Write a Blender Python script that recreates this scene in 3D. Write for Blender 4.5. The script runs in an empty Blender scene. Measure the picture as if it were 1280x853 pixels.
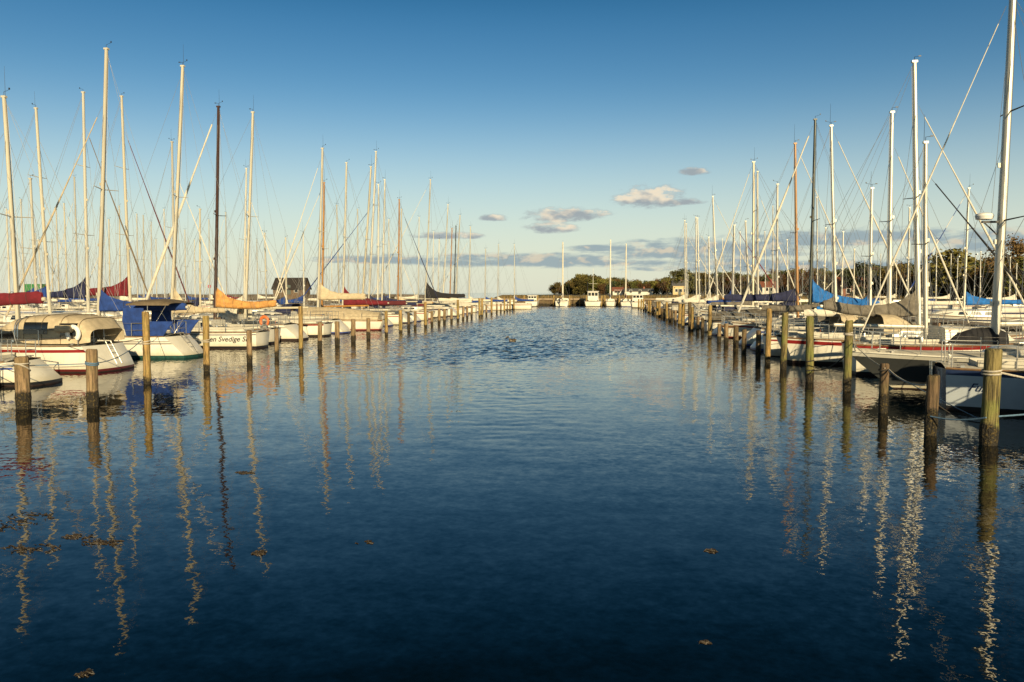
import bpy, math, random
from mathutils import Vector, Matrix, noise as mnoise
R = math.radians
rnd = random.Random(7)
scene = bpy.context.scene
COL = scene.collection

# ------------------------------------------------------------------ camera, sky, sun, exposure
YAW, PITCH, CAM_H, F = R(6.28), R(3.46), 2.6, 1000.0          # F in pixels of the 1280 px wide photo
cd = bpy.data.cameras.new('camera'); cam = bpy.data.objects.new('camera', cd); COL.objects.link(cam)
cam.location = (0, 0, CAM_H); cam.rotation_euler = (math.pi/2 - PITCH, 0, YAW)
cd.sensor_width = 36; cd.lens = 36*F/1280; cd.clip_end = 20000; cd.clip_start = 0.1
scene.camera = cam

SUN_EL, SUN_AZ = R(20), R(158)          # azimuth clockwise from +Y (the channel): behind the camera, to its right
SUN_DIR = Vector((math.sin(SUN_AZ)*math.cos(SUN_EL), math.cos(SUN_AZ)*math.cos(SUN_EL), math.sin(SUN_EL)))
sl = bpy.data.lights.new('sun', 'SUN'); sun = bpy.data.objects.new('sun', sl); COL.objects.link(sun)
sl.energy = 5.0; sl.angle = R(0.5); sl.color = (1.0, 0.80, 0.47)
sun.rotation_euler = (-SUN_DIR).to_track_quat('-Z', 'Y').to_euler()
sun.location = (20, -40, 40)

world = bpy.data.worlds.new('World'); scene.world = world; world.use_nodes = True
scene.view_settings.view_transform = 'Standard'; scene.view_settings.look = 'None'
scene.view_settings.exposure = 0.45; scene.view_settings.gamma = 1.0; scene.view_settings.use_curve_mapping = False
scene.cycles.use_denoising = True
scene.cycles.max_bounces = 6
SKY_STRENGTH = 0.077

CY, SY, CP, SP = math.cos(YAW), math.sin(YAW), math.cos(PITCH), math.sin(PITCH)
RIGHT = Vector((CY, SY, 0)); FWD = Vector((-SY*CP, CY*CP, -SP)); UP = RIGHT.cross(FWD)
def ray(px, py): return (RIGHT*((px-640)/F) + UP*((426.5-py)/F) + FWD).normalized()
def on_water(px, py):
    d = ray(px, py); k = -CAM_H/d.z; return Vector((d.x*k, d.y*k, 0))
def at_depth(px, py, Y):
    d = ray(px, py); k = Y/d.y; return Vector((d.x*k, Y, CAM_H+d.z*k))
def at_x(px, X, py=372):
    d = ray(px, py); return X/d.x*d.y

class NT:
    """small helper to write node trees"""
    def __init__(s, tree): s.t = tree; s.t.nodes.clear()
    def n(s, typ, ins=None, **kw):
        nd = s.t.nodes.new(typ)
        for k, v in kw.items(): setattr(nd, k, v)
        for k, v in (ins or {}).items():
            sock = nd.inputs[k]
            if isinstance(v, bpy.types.NodeSocket): s.t.links.new(v, sock)
            else: sock.default_value = v
        return nd
    def math(s, op, a, b=0.0, c=0.0, clamp=False):
        return s.n('ShaderNodeMath', {0: a, 1: b, 2: c}, operation=op, use_clamp=clamp).outputs[0]
    def mix(s, f, a, b):
        nd = s.n('ShaderNodeMix', data_type='RGBA')
        for k, v in ((0, f), (6, a), (7, b)):
            if isinstance(v, bpy.types.NodeSocket): s.t.links.new(v, nd.inputs[k])
            else: nd.inputs[k].default_value = v
        return nd.outputs[2]
    def ramp(s, v, a, b):
        return s.n('ShaderNodeMapRange', {0: v, 1: a, 2: b}, interpolation_type='SMOOTHSTEP').outputs[0]

def build_sky():
    w = NT(world.node_tree)
    sky = w.n('ShaderNodeTexSky', sky_type='NISHITA')
    sky.sun_disc = False; sky.sun_elevation = SUN_EL; sky.sun_rotation = SUN_AZ
    sky.altitude = 0; sky.air_density = 1.0; sky.dust_density = 0.6; sky.ozone_density = 2.5
    tc = w.n('ShaderNodeTexCoord')
    sep = w.n('ShaderNodeSeparateXYZ', {0: tc.outputs['Generated']})
    az = w.math('ARCTAN2', sep.outputs[0], sep.outputs[1])
    el = w.math('ARCSINE', sep.outputs[2])
    # cloud field in direction space (clouds are at infinity)
    uv = w.n('ShaderNodeCombineXYZ', {0: w.math('MULTIPLY', az, 1.0), 1: w.math('MULTIPLY', el, 2.4), 2: 0.0}).outputs[0]
    n1 = w.n('ShaderNodeTexNoise', {'Vector': uv, 'Scale': 42.0, 'Detail': 9.0, 'Roughness': 0.66}).outputs[0]
    uv2 = w.n('ShaderNodeCombineXYZ', {0: az, 1: w.math('MULTIPLY_ADD', el, 2.4, 0.016), 2: 0.0}).outputs[0]
    n2 = w.n('ShaderNodeTexNoise', {'Vector': uv2, 'Scale': 42.0, 'Detail': 5.0, 'Roughness': 0.58}).outputs[0]
    uvb = w.n('ShaderNodeCombineXYZ', {0: az, 1: w.math('MULTIPLY', el, 4.5), 2: 3.0}).outputs[0]
    nb = w.n('ShaderNodeTexNoise', {'Vector': uvb, 'Scale': 26.0, 'Detail': 7.0, 'Roughness': 0.6}).outputs[0]
    def blob(px, py, rx, ry):
        d = ray(px, py); a0 = math.atan2(d.x, d.y); e0 = math.asin(d.z)
        dx = w.math('DIVIDE', w.math('SUBTRACT', az, a0), rx/F)
        dy = w.math('DIVIDE', w.math('SUBTRACT', el, e0), ry/F)
        dyb = w.math('MULTIPLY', dy, w.math('ADD', 1.0, w.math('MULTIPLY', w.math('LESS_THAN', dy, 0.0), 1.0)))   # flat cloud base
        r2 = w.math('ADD', w.math('MULTIPLY', dx, dx), w.math('MULTIPLY', dyb, dyb))
        return w.math('SUBTRACT', 1.0, r2, clamp=True), dy
    cum = None; num = 0.0; den = 0.0001
    for b in [(812, 251, 62, 24), (700, 272, 62, 17), (690, 287, 44, 13), (720, 268, 60, 10), (866, 216, 24, 9), (618, 274, 24, 8),
              (560, 296, 60, 8), (855, 253, 34, 9)]:
        m, dy = blob(*b)
        cum = m if cum is None else w.math('MAXIMUM', cum, m)
        num = w.math('ADD', num, w.math('MULTIPLY', m, dy)); den = w.math('ADD', den, m)
    lay = None
    for b in [(680, 329, 230, 16), (880, 316, 190, 22), (1060, 300, 190, 18), (1000, 334, 260, 14), (1270, 305, 90, 22), (480, 326, 120, 10), (1130, 340, 150, 10), (750, 312, 60, 7)]:
        m, dy = blob(*b)
        lay = m if lay is None else w.math('MAXIMUM', lay, m)
    dens = w.ramp(w.math('ADD', w.math('MULTIPLY_ADD', n1, 1.5, -.25), w.math('MULTIPLY', cum, 0.62)), 0.64, 1.12)
    dens = w.math('MULTIPLY', dens, w.ramp(cum, 0.0, 0.45))
    dlay = w.ramp(w.math('ADD', w.math('MULTIPLY_ADD', nb, 1.4, -.2), w.math('MULTIPLY', lay, 0.55)), 0.58, 1.02)
    dlay = w.math('MULTIPLY', w.math('MULTIPLY', dlay, w.ramp(lay, 0.0, 0.4)), 0.86)
    # sunlit side: thinner cloud above means the sun reaches this point
    def low(du, dv):
        v = w.n('ShaderNodeCombineXYZ', {0: w.math('ADD', az, du), 1: w.math('MULTIPLY_ADD', el, 2.0, dv), 2: 0.7}).outputs[0]
        return w.n('ShaderNodeTexNoise', {'Vector': v, 'Scale': 38.0, 'Detail': 3.0, 'Roughness': .5}).outputs[0]
    hgt = w.math('ADD', w.math('DIVIDE', num, den), w.math('MULTIPLY', w.math('SUBTRACT', low(0.0, 0.0), .5), 3.2))
    l1 = w.math('MULTIPLY', w.ramp(hgt, -0.15, 0.75), w.ramp(dens, 0.2, 0.8))
    K = SKY_STRENGTH
    def c(r, g, b): return (r/K, g/K, b/K, 1)
    cumc = w.mix(l1, c(.25, .28, .30), c(.66, .56, .42))
    layc = w.mix(w.ramp(w.math('SUBTRACT', low(0.0, 0.0), low(0.006, 0.020)), 0.02, 0.2), c(.21, .275, .31), c(.48, .42, .33))
    # warm evening veil low over the horizon, deeper blue overhead (same for every azimuth)
    veil = w.ramp(el, 0.28, 0.0)
    base = w.mix(w.ramp(el, 0.02, 0.46), (.90, 1.04, .99, 1), (0.075, 0.47, 0.65, 1))
    base = w.mix(w.ramp(el, 0.30, 0.56), base, (0.016, 0.085, 0.11, 1))
    skyc = w.n('ShaderNodeMix', data_type='RGBA', blend_type='MULTIPLY')
    skyc.inputs[0].default_value = 1.0
    w.t.links.new(sky.outputs[0], skyc.inputs[6]); w.t.links.new(base, skyc.inputs[7])
    s0 = w.mix(w.math('MULTIPLY', w.math('POWER', veil, 1.5), 0.85), skyc.outputs[2], c(.56, .56, .45))
    s1 = w.mix(dlay, s0, layc)
    s2 = w.mix(w.math('MULTIPLY', dens, .92), s1, cumc)
    bg = w.n('ShaderNodeBackground', {'Color': s2, 'Strength': SKY_STRENGTH})
    out = w.n('ShaderNodeOutputWorld', {0: bg.outputs[0]})
build_sky()

# ------------------------------------------------------------------ materials
MATS = {}
def mat(name, col, rough=0.5, metal=0.0, noise=0.0, nscale=6.0, spec=0.5, bump=0.0, coat=0.0, stretch=(1, 1, 1), dark=None):
    if name in MATS: return MATS[name]
    m = bpy.data.materials.new(name); m.use_nodes = True; t = NT(m.node_tree)
    p = {'Roughness': rough, 'Metallic': metal, 'Specular IOR Level': spec, 'Coat Weight': coat}
    if noise or bump:
        tc = t.n('ShaderNodeTexCoord')
        mp = t.n('ShaderNodeMapping', {0: tc.outputs['Object'], 3: stretch})
        nz = t.n('ShaderNodeTexNoise', {'Vector': mp.outputs[0], 'Scale': nscale, 'Detail': 5.0, 'Roughness': .6})
        d = dark or tuple(c*(1-noise) for c in col)
        p['Base Color'] = t.mix(t.ramp(nz.outputs[0], .35, .68), (*d, 1), (*col, 1))
        if bump:
            p['Normal'] = t.n('ShaderNodeBump', {'Strength': 1.0, 'Distance': bump, 'Height': nz.outputs[0]}).outputs[0]
    else: p['Base Color'] = (*col, 1)
    b = t.n('ShaderNodeBsdfPrincipled', p)
    t.n('ShaderNodeOutputMaterial', {0: b.outputs[0]})
    MATS[name] = m; return m

def gel():
    m = bpy.data.materials.new('gelcoat_white'); m.use_nodes = True; t = NT(m.node_tree)
    tc = t.n('ShaderNodeTexCoord'); oi = t.n('ShaderNodeObjectInfo'); O = tc.outputs['Object']
    sh = t.n('ShaderNodeVectorMath', {0: O, 1: t.n('ShaderNodeCombineXYZ', {0: t.math('MULTIPLY', oi.outputs['Random'], 31.0), 1: 0.0, 2: 0.0}).outputs[0]}, operation='ADD').outputs[0]
    z = t.n('ShaderNodeSeparateXYZ', {0: O}).outputs[2]
    a = t.n('ShaderNodeTexNoise', {'Vector': sh, 'Scale': 1.4, 'Detail': 5.0}).outputs[0]
    st = t.n('ShaderNodeTexNoise', {'Vector': t.n('ShaderNodeMapping', {0: sh, 3: (7, 7, .7)}).outputs[0], 'Scale': 1.6, 'Detail': 5.0, 'Roughness': .65}).outputs[0]
    c = t.mix(t.ramp(a, .35, .7), (.66, .63, .54, 1), (.76, .73, .64, 1))
    c = t.mix(t.math('MULTIPLY', t.ramp(st, .56, .74), .35), c, (.38, .31, .20, 1))                       # run-off streaks
    scum = t.ramp(t.math('ADD', z, t.math('MULTIPLY', st, .22)), .42, .16)
    c = t.mix(t.math('MULTIPLY', scum, .45), c, (.36, .30, .15, 1))                                      # scum along the waterline
    b = t.n('ShaderNodeBsdfPrincipled', {'Base Color': c, 'Roughness': t.math('MULTIPLY_ADD', a, .25, .2), 'Coat Weight': .15})
    t.n('ShaderNodeOutputMaterial', {0: b.outputs[0]}); MATS['gelcoat_white'] = m; return m
GEL = gel()
CREAM = mat('gelcoat_cream', (.62, .57, .45), .32, noise=.10, nscale=1.5, coat=.2)
GREY = mat('hull_grey', (.060, .064, .064), .35, noise=.08, nscale=1.0, coat=.15)
NAVY = mat('hull_navy', (.02, .035, .09), .25, coat=.3)
DKGREEN = mat('hull_green', (.02, .09, .05), .3, coat=.3)
WOODHULL = mat('hull_varnish', (.30, .12, .04), .3, noise=.4, nscale=5, coat=.4, stretch=(.3, 3, 8))
PALEBLUE = mat('hull_pale_blue', (.45, .50, .55), .3, noise=.06, coat=.2)  # white hull with the bluish tone of its shade put into the colour
RED = mat('paint_red', (.24, .018, .018), .35)
BLUEP = mat('paint_blue', (.03, .06, .25), .35)
BLACK = mat('paint_black', (.012, .012, .014), .4)
ANTI = mat('antifouling_dark', (.03, .015, .012), .7, noise=.4)
ANTIG = mat('antifouling_green', (.01, .07, .06), .7, noise=.4)
DECK = mat('deck_paint', (.55, .52, .44), .6, noise=.18, nscale=4)
TEAK = mat('teak', (.27, .16, .08), .65, noise=.45, nscale=7, stretch=(.5, 9, 1))
GLASS = mat('smoked_window', (.012, .014, .016), .08, spec=.8)
PVC = mat('clear_hood_window', (.10, .10, .09), .12, spec=.7)
ALU = mat('mast_aluminium', (.66, .62, .50), .45, metal=.1, noise=.12, nscale=.25)
def mast_mat():
    m = bpy.data.materials.new('mast_aluminium'); m.use_nodes = True; t = NT(m.node_tree)
    tc = t.n('ShaderNodeTexCoord'); oi = t.n('ShaderNodeObjectInfo'); rn = oi.outputs['Random']
    a = t.n('ShaderNodeTexNoise', {'Vector': tc.outputs['Object'], 'Scale': .6, 'Detail': 4.0}).outputs[0]
    c = t.mix(t.math('FRACT', t.math('MULTIPLY', rn, 7.3)), (.70, .68, .60, 1), (.60, .54, .40, 1))
    c = t.mix(t.math('MULTIPLY', t.ramp(rn, .35, 1.0), .55), c, (.38, .37, .34, 1))
    c = t.mix(t.math('MULTIPLY', t.ramp(a, .45, .75), .3), c, (.34, .32, .28, 1))
    b = t.n('ShaderNodeBsdfPrincipled', {'Base Color': c, 'Roughness': .42, 'Metallic': .2})
    t.n('ShaderNodeOutputMaterial', {0: b.outputs[0]}); MATS['mast_aluminium_varied'] = m; return m
ALU = mast_mat()
ALUG = mat('mast_grey', (.38, .36, .32), .4, metal=.4, noise=.12, nscale=.8, stretch=(3, 3, .5))
MDARK = mat('mast_dark_brown', (.06, .03, .022), .4, noise=.2)
MBLACK = mat('mast_black_green', (.03, .04, .03), .4, noise=.2)
SPRUCE = mat('mast_spruce', (.52, .25, .06), .4, noise=.35, nscale=3, coat=.3, stretch=(6, 6, .4))
STEEL = mat('stainless', (.62, .60, .56), .25, metal=.8)
WIRE = mat('rigging_wire', (.36, .35, .33), .4, metal=.6)
FIT = mat('fitting_black', (.02, .02, .022), .5)
CLOTH = {
 'blue': mat('cloth_blue', (.012, .05, .24), .85, noise=.35, nscale=4, bump=.02),
 'bright blue': mat('cloth_bright_blue', (.01, .15, .50), .85, noise=.4, nscale=4, bump=.03),
 'navy': mat('cloth_navy', (.015, .02, .07), .85, noise=.35, nscale=4, bump=.02),
 'red': mat('cloth_red', (.17, .008, .018), .85, noise=.35, nscale=4, bump=.02),
 'orange': mat('cloth_orange', (.62, .31, .09), .85, noise=.35, nscale=5, bump=.03),
 'beige': mat('cloth_beige', (.53, .44, .30), .85, noise=.25, nscale=4, bump=.02),
 'white': mat('cloth_white', (.64, .60, .50), .8, noise=.15, nscale=4, bump=.02),
 'black': mat('cloth_black', (.012, .012, .016), .85, noise=.3, nscale=4, bump=.02),
 'grey': mat('cloth_grey', (.17, .15, .12), .85, noise=.4, nscale=4, bump=.03),
 'brown': mat('cloth_brown', (.16, .12, .075), .85, noise=.3, nscale=4, bump=.02),
 'dark red': mat('cloth_dark_red', (.10, .012, .016), .85, noise=.3, nscale=4, bump=.02),
 'green': mat('cloth_green', (.02, .10, .05), .85, noise=.3, nscale=4, bump=.02),
}
def striped():
    m = bpy.data.materials.new('cloth_blue_white_striped'); m.use_nodes = True; t = NT(m.node_tree)
    tc = t.n('ShaderNodeTexCoord')
    wv = t.n('ShaderNodeTexWave', {'Vector': tc.outputs['Object'], 'Scale': .9, 'Distortion': 0.0}, wave_type='BANDS', bands_direction='DIAGONAL')
    b = t.n('ShaderNodeBsdfPrincipled', {'Base Color': t.mix(t.math('GREATER_THAN', wv.outputs[0], .5), (.02, .05, .22, 1), (.6, .58, .54, 1)), 'Roughness': .8})
    t.n('ShaderNodeOutputMaterial', {0: b.outputs[0]}); return m
CLOTH['striped'] = striped()
ORANGE = mat('plastic_orange', (.65, .14, .03), .5)
PINK = mat('plastic_coral', (.6, .18, .14), .5)
WHITEP = mat('plastic_white', (.8, .78, .74), .4)
YELLOW = mat('plastic_yellow', (.6, .42, .03), .5)
ROPEW = mat('rope_white', (.55, .50, .42), .9, noise=.3, nscale=30)
ROPEB = mat('rope_blue', (.12, .22, .34), .9, noise=.3, nscale=30)
ROPED = mat('rope_dark', (.05, .045, .04), .9, noise=.3, nscale=30)

def pile_mat(name, col, green, wet=.42):
    m = bpy.data.materials.new(name); m.use_nodes = True; t = NT(m.node_tree)
    tc = t.n('ShaderNodeTexCoord'); ge = t.n('ShaderNodeNewGeometry'); oi = t.n('ShaderNodeObjectInfo')
    sp = t.n('ShaderNodeSeparateXYZ', {0: ge.outputs['Position']})
    off = t.n('ShaderNodeVectorMath', {0: tc.outputs['Object'], 1: t.n('ShaderNodeCombineXYZ', {0: t.math('MULTIPLY', oi.outputs['Random'], 37.0), 1: 0.0, 2: t.math('MULTIPLY', oi.outputs['Random'], 19.0)}).outputs[0]}, operation='ADD').outputs[0]
    g = t.n('ShaderNodeTexNoise', {'Vector': t.n('ShaderNodeMapping', {0: off, 3: (9, 9, .8)}).outputs[0], 'Scale': 2.6, 'Detail': 6.0, 'Roughness': .65}).outputs[0]
    b2 = t.n('ShaderNodeTexNoise', {'Vector': off, 'Scale': 2.3, 'Detail': 4.0}).outputs[0]
    fine = t.n('ShaderNodeTexNoise', {'Vector': off, 'Scale': 24.0, 'Detail': 4.0}).outputs[0]
    c = t.mix(t.ramp(g, .36, .62), tuple(x*.38 for x in col)+(1,), (*col, 1))
    c = t.mix(t.math('MULTIPLY', t.ramp(b2, .40, .66), green), c, (.17, .19, .04, 1))
    c = t.mix(t.math('MULTIPLY', t.ramp(fine, .62, .72), .5), c, (.05, .035, .02, 1))
    crack = t.n('ShaderNodeTexNoise', {'Vector': t.n('ShaderNodeMapping', {0: off, 3: (26, 26, .9)}).outputs[0], 'Scale': 1.5, 'Detail': 3.0}).outputs[0]
    c = t.mix(t.math('MULTIPLY', t.ramp(crack, .60, .66), .8), c, (.03, .022, .014, 1))
    lime = t.n('ShaderNodeTexNoise', {'Vector': t.n('ShaderNodeMapping', {0: off, 3: (11, 11, 1.3)}).outputs[0], 'Scale': 1.1, 'Detail': 4.0}).outputs[0]
    c = t.mix(t.math('MULTIPLY', t.ramp(lime, .66, .72), t.math('MULTIPLY', t.ramp(sp.outputs[2], .6, 1.3), .6)), c, (.55, .52, .44, 1))
    # weed and mussels below the tide mark
    edge = t.math('ADD', sp.outputs[2], t.math('MULTIPLY', t.math('SUBTRACT', b2, .5), .5))
    wetf = t.ramp(edge, wet, wet-.12)
    c = t.mix(wetf, c, t.mix(t.ramp(fine, .52, .66), (.018, .014, .008, 1), (.10, .07, .02, 1)))
    h = t.math('ADD', t.math('SUBTRACT', g, t.math('MULTIPLY', t.ramp(crack, .58, .66), .6)), t.math('MULTIPLY', t.math('MULTIPLY', wetf, fine), 1.5))
    bp = t.n('ShaderNodeBump', {'Strength': 1.0, 'Distance': .035, 'Height': h})
    b = t.n('ShaderNodeBsdfPrincipled', {'Base Color': c, 'Roughness': .8, 'Normal': bp.outputs[0]})
    t.n('ShaderNodeOutputMaterial', {0: b.outputs[0]}); return m
PILE_PALE = pile_mat('timber_pale_yellow', (.44, .28, .10), .35, .25)
PILE_GREY = pile_mat('timber_weathered', (.33, .22, .12), .12, .42)
PILE_GREEN = pile_mat('timber_mossy', (.24, .19, .07), .75, .42)
PILE_DARK = pile_mat('timber_dark', (.17, .11, .06), .15, .50)
PLANK = mat('pier_planks', (.25, .19, .13), .8, noise=.5, nscale=3, stretch=(6, .6, 1), bump=.01)
STONE = mat('breakwater_stone', (.16, .13, .10), .9, noise=.55, nscale=.9, bump=.15)

# ------------------------------------------------------------------ mesh helpers
class MB:
    def __init__(s): s.v = []; s.f = []; s.m = []; s.cm = 0
    def add(s, vs, fs):
        o = len(s.v); s.v += [tuple(v) for v in vs]
        for f in fs: s.f.append([i+o for i in f]); s.m.append(s.cm)
    def box(s, c, d, rot=None):
        x, y, z = d[0]/2, d[1]/2, d[2]/2
        vs = [Vector(p) for p in ((-x,-y,-z),(x,-y,-z),(x,y,-z),(-x,y,-z),(-x,-y,z),(x,-y,z),(x,y,z),(-x,y,z))]
        if rot: vs = [rot @ v for v in vs]
        s.add([v+Vector(c) for v in vs], [(0,3,2,1),(4,5,6,7),(0,1,5,4),(1,2,6,5),(2,3,7,6),(3,0,4,7)])
    def rings(s, rs, cap0=True, cap1=True, closed=True):
        n = len(rs[0]); vs = [p for r in rs for p in r]; fs = []
        for i in range(len(rs)-1):
            for j in range(n if closed else n-1):
                k = (j+1) % n
                fs.append((i*n+j, i*n+k, (i+1)*n+k, (i+1)*n+j))
        if closed and cap0: fs.append(tuple(range(n-1, -1, -1)))
        if closed and cap1: fs.append(tuple((len(rs)-1)*n+j for j in range(n)))
        s.add(vs, fs)
    def path(s, pts, r, n=6, r1=None, ov=1.0):
        pts = [Vector(p) for p in pts]; rs = []; N = len(pts)
        for i, p in enumerate(pts):
            a = pts[max(i-1, 0)]; b = pts[min(i+1, N-1)]; t = (b-a).normalized()
            u = t.cross(Vector((0, 0, 1)) if abs(t.z) < .9 else Vector((0, 1, 0))).normalized(); w = t.cross(u)
            rr = r if r1 is None else r+(r1-r)*i/(N-1)
            rs.append([p + u*(rr*math.cos(2*math.pi*j/n)) + w*(rr*ov*math.sin(2*math.pi*j/n)) for j in range(n)])
        s.rings(rs)
    def mesh(s, name, mats, sharp=35):
        me = bpy.data.meshes.new(name); me.from_pydata(s.v, [], s.f)
        for m in (mats if isinstance(mats, (list, tuple)) else [mats]): me.materials.append(m)
        me.polygons.foreach_set('material_index', s.m)
        me.polygons.foreach_set('use_smooth', [True]*len(s.f))
        me.update(); me.validate()
        me.set_sharp_from_angle(angle=R(sharp)); return me
    def build(s, name, mats, parent=None, sharp=35):
        o = bpy.data.objects.new(name, s.mesh(name, mats, sharp)); COL.objects.link(o)
        if parent: o.parent = parent
        return o
def tag(o, label=None, cat=None, group=None, kind=None):
    for k, v in (('label', label), ('category', cat), ('group', group), ('kind', kind)):
        if v: o[k] = v
    return o
def empty(name, loc, rz=0.0):
    o = bpy.data.objects.new(name, None); COL.objects.link(o); o.location = loc; o.rotation_euler = (0, 0, rz); o.empty_display_size = .3
    return o
CACHE = {}
def part(name, key, fn, mats, parent, sharp=35):
    """one object per part; boats of the same kind share the mesh of the part"""
    if key is None or key not in CACHE:
        mb = MB(); fn(mb); me = mb.mesh(name, mats, sharp)
        if key is not None: CACHE[key] = me
    else: me = CACHE[key]
    o = bpy.data.objects.new(name, me); COL.objects.link(o); o.parent = parent
    return o

# ------------------------------------------------------------------ water, shore
def water_mat():
    m = bpy.data.materials.new('sea_water'); m.use_nodes = True; t = NT(m.node_tree)
    ge = t.n('ShaderNodeNewGeometry'); P = ge.outputs['Position']
    def nz(scale, detail, sx=1, sy=1, off=0.0):
        mp = t.n('ShaderNodeMapping', {0: P, 1: (off, off*.7, 0), 2: (0, 0, .35), 3: (sx, sy, 1)})
        return t.n('ShaderNodeTexNoise', {'Vector': mp.outputs[0], 'Scale': scale, 'Detail': detail, 'Roughness': .55})
    def cen(node, amp):
        v = t.n('ShaderNodeVectorMath', {0: node.outputs['Color'], 1: (.5, .5, .5)}, operation='SUBTRACT').outputs[0]
        nd = t.n('ShaderNodeVectorMath', {0: v}, operation='SCALE')
        if isinstance(amp, bpy.types.NodeSocket): t.t.links.new(amp, nd.inputs['Scale'])
        else: nd.inputs['Scale'].default_value = amp
        return nd.outputs[0]
    sp = t.n('ShaderNodeSeparateXYZ', {0: P}); X, Y = sp.outputs[0], sp.outputs[1]
    # wind: cat's-paws of ripples out in the fairway, calm between the boats and close to the quay
    patch = nz(.10, 4, 1, 1, 13).outputs[0]
    far = t.ramp(t.math('ADD', Y, t.math('MULTIPLY', t.math('SUBTRACT', patch, .5), 34)), 20, 58)
    mid = t.math('MULTIPLY', t.ramp(t.math('ABSOLUTE', t.math('ADD', X, 4.0)), 14.0, 7.0), 1.0)
    wind = t.math('MULTIPLY', far, t.math('MULTIPLY_ADD', mid, .75, .25))
    gust = t.ramp(patch, .48, .66)
    fine_amp = t.math('ADD', .055, t.math('ADD', t.math('MULTIPLY', gust, .11), t.math('MULTIPLY', wind, 1.0)))
    med_amp = t.math('ADD', .042, t.math('MULTIPLY', wind, .25))
    s = cen(nz(7.0, 3, 1, 1.1), fine_amp)
    lee = t.math('ADD', .03, t.math('MULTIPLY', t.ramp(t.math('ADD', X, t.math('MULTIPLY', patch, 5.0)), 2.0, 7.5), .07))
    for v in (cen(nz(19.0, 2, 1, 1, 21), lee), cen(nz(1.7, 2, .7, 1.3, 5), med_amp), cen(nz(.45, 2, .8, 1.2, 9), .022)):
        s = t.n('ShaderNodeVectorMath', {0: s, 1: v}, operation='ADD').outputs[0]
    s = t.n('ShaderNodeVectorMath', {0: s, 1: (1, 1, 0)}, operation='MULTIPLY').outputs[0]
    s = t.n('ShaderNodeVectorMath', {0: s, 1: (0, 0, 1)}, operation='ADD').outputs[0]
    s = t.n('ShaderNodeVectorMath', {0: t.n('ShaderNodeVectorMath', {0: s, 1: (0, 0, 1)}, operation='SUBTRACT').outputs[0], 1: ge.outputs['Normal']}, operation='ADD').outputs[0]
    nrm = t.n('ShaderNodeVectorMath', {0: s}, operation='NORMALIZE').outputs[0]
    b = t.n('ShaderNodeBsdfPrincipled', {'Base Color': (.0006, .003, .004, 1), 'Roughness': .02, 'IOR': 1.33, 'Specular IOR Level': .5, 'Normal': nrm})
    t.n('ShaderNodeOutputMaterial', {0: b.outputs[0]}); return m
def build_water():
    """one sheet to the horizon; in the fairway it carries real wind waves that die out towards the moorings"""
    import numpy as np
    r = np.random.default_rng(4); S = 9000
    xs = np.arange(-12.6, 6.21, .10); ys = [12.0]
    while ys[-1] < 152: ys.append(ys[-1]+.085+.0015*(ys[-1]-12))
    ys = np.array(ys); X, Y = np.meshgrid(xs, ys)
    Z = np.zeros_like(X)
    for k in range(30):
        lam = .28*(.80/.28)**r.random(); th = r.normal(1.45, .75); ph = r.random()*6.28; a = .0058*lam
        q = 2*np.pi/lam*(np.cos(th)*X+np.sin(th)*Y)+ph+.6*np.sin(X*.31+k)+.5*np.sin(Y*.23+k*2)
        Z += a*(np.sin(q)+.25*np.sin(2*q+1))*np.where(lam < .5, np.clip((80-Y)/40, .15, 1), 1)
    ss = lambda a, b, v: (lambda t: t*t*(3-2*t))(np.clip((v-a)/(b-a), 0, 1))
    patch = .5+.5*np.sin(X*.42+1.3*np.sin(Y*.11)+.8)*np.sin(Y*.16+np.sin(X*.3))
    amp = ss(17, 46, Y+16*(patch-.5))*(.5+.5*patch)*ss(-12.6, -8.5, X)*(1-ss(1.0, 6.2, X))*(1-ss(146, 152, Y))
    Z *= amp*1.15; Z[0] = Z[-1] = 0; Z[:, 0] = Z[:, -1] = 0
    ny, nx = X.shape; n = nx*ny
    co = np.stack([X, Y, Z], -1).reshape(-1, 3)
    idx = np.arange(n).reshape(ny, nx)
    quads = np.stack([idx[:-1, :-1], idx[:-1, 1:], idx[1:, 1:], idx[1:, :-1]], -1).reshape(-1, 4)
    x0, x1, y0, y1 = xs[0], xs[-1], ys[0], ys[-1]
    ext = np.array([(-S, -400, 0), (S, -400, 0), (S, S, 0), (-S, S, 0), (x0, y0, 0), (x1, y0, 0), (x1, y1, 0), (x0, y1, 0)])
    co = np.vstack([co, ext]); e = n
    quads = np.vstack([quads, [[e, e+1, e+5, e+4], [e+1, e+2, e+6, e+5], [e+2, e+3, e+7, e+6], [e+3, e, e+4, e+7]]])
    me = bpy.data.meshes.new('water'); me.vertices.add(len(co)); me.vertices.foreach_set('co', co.ravel())
    me.loops.add(quads.size); me.loops.foreach_set('vertex_index', quads.ravel().astype(np.int32))
    me.polygons.add(len(quads)); me.polygons.foreach_set('loop_start', np.arange(0, quads.size, 4, dtype=np.int32))
    me.polygons.foreach_set('use_smooth', np.ones(len(quads), dtype=bool)); me.update(); me.validate()
    me.materials.append(water_mat()); o = bpy.data.objects.new('water', me); COL.objects.link(o); tag(o, kind='structure')
build_water()

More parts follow.
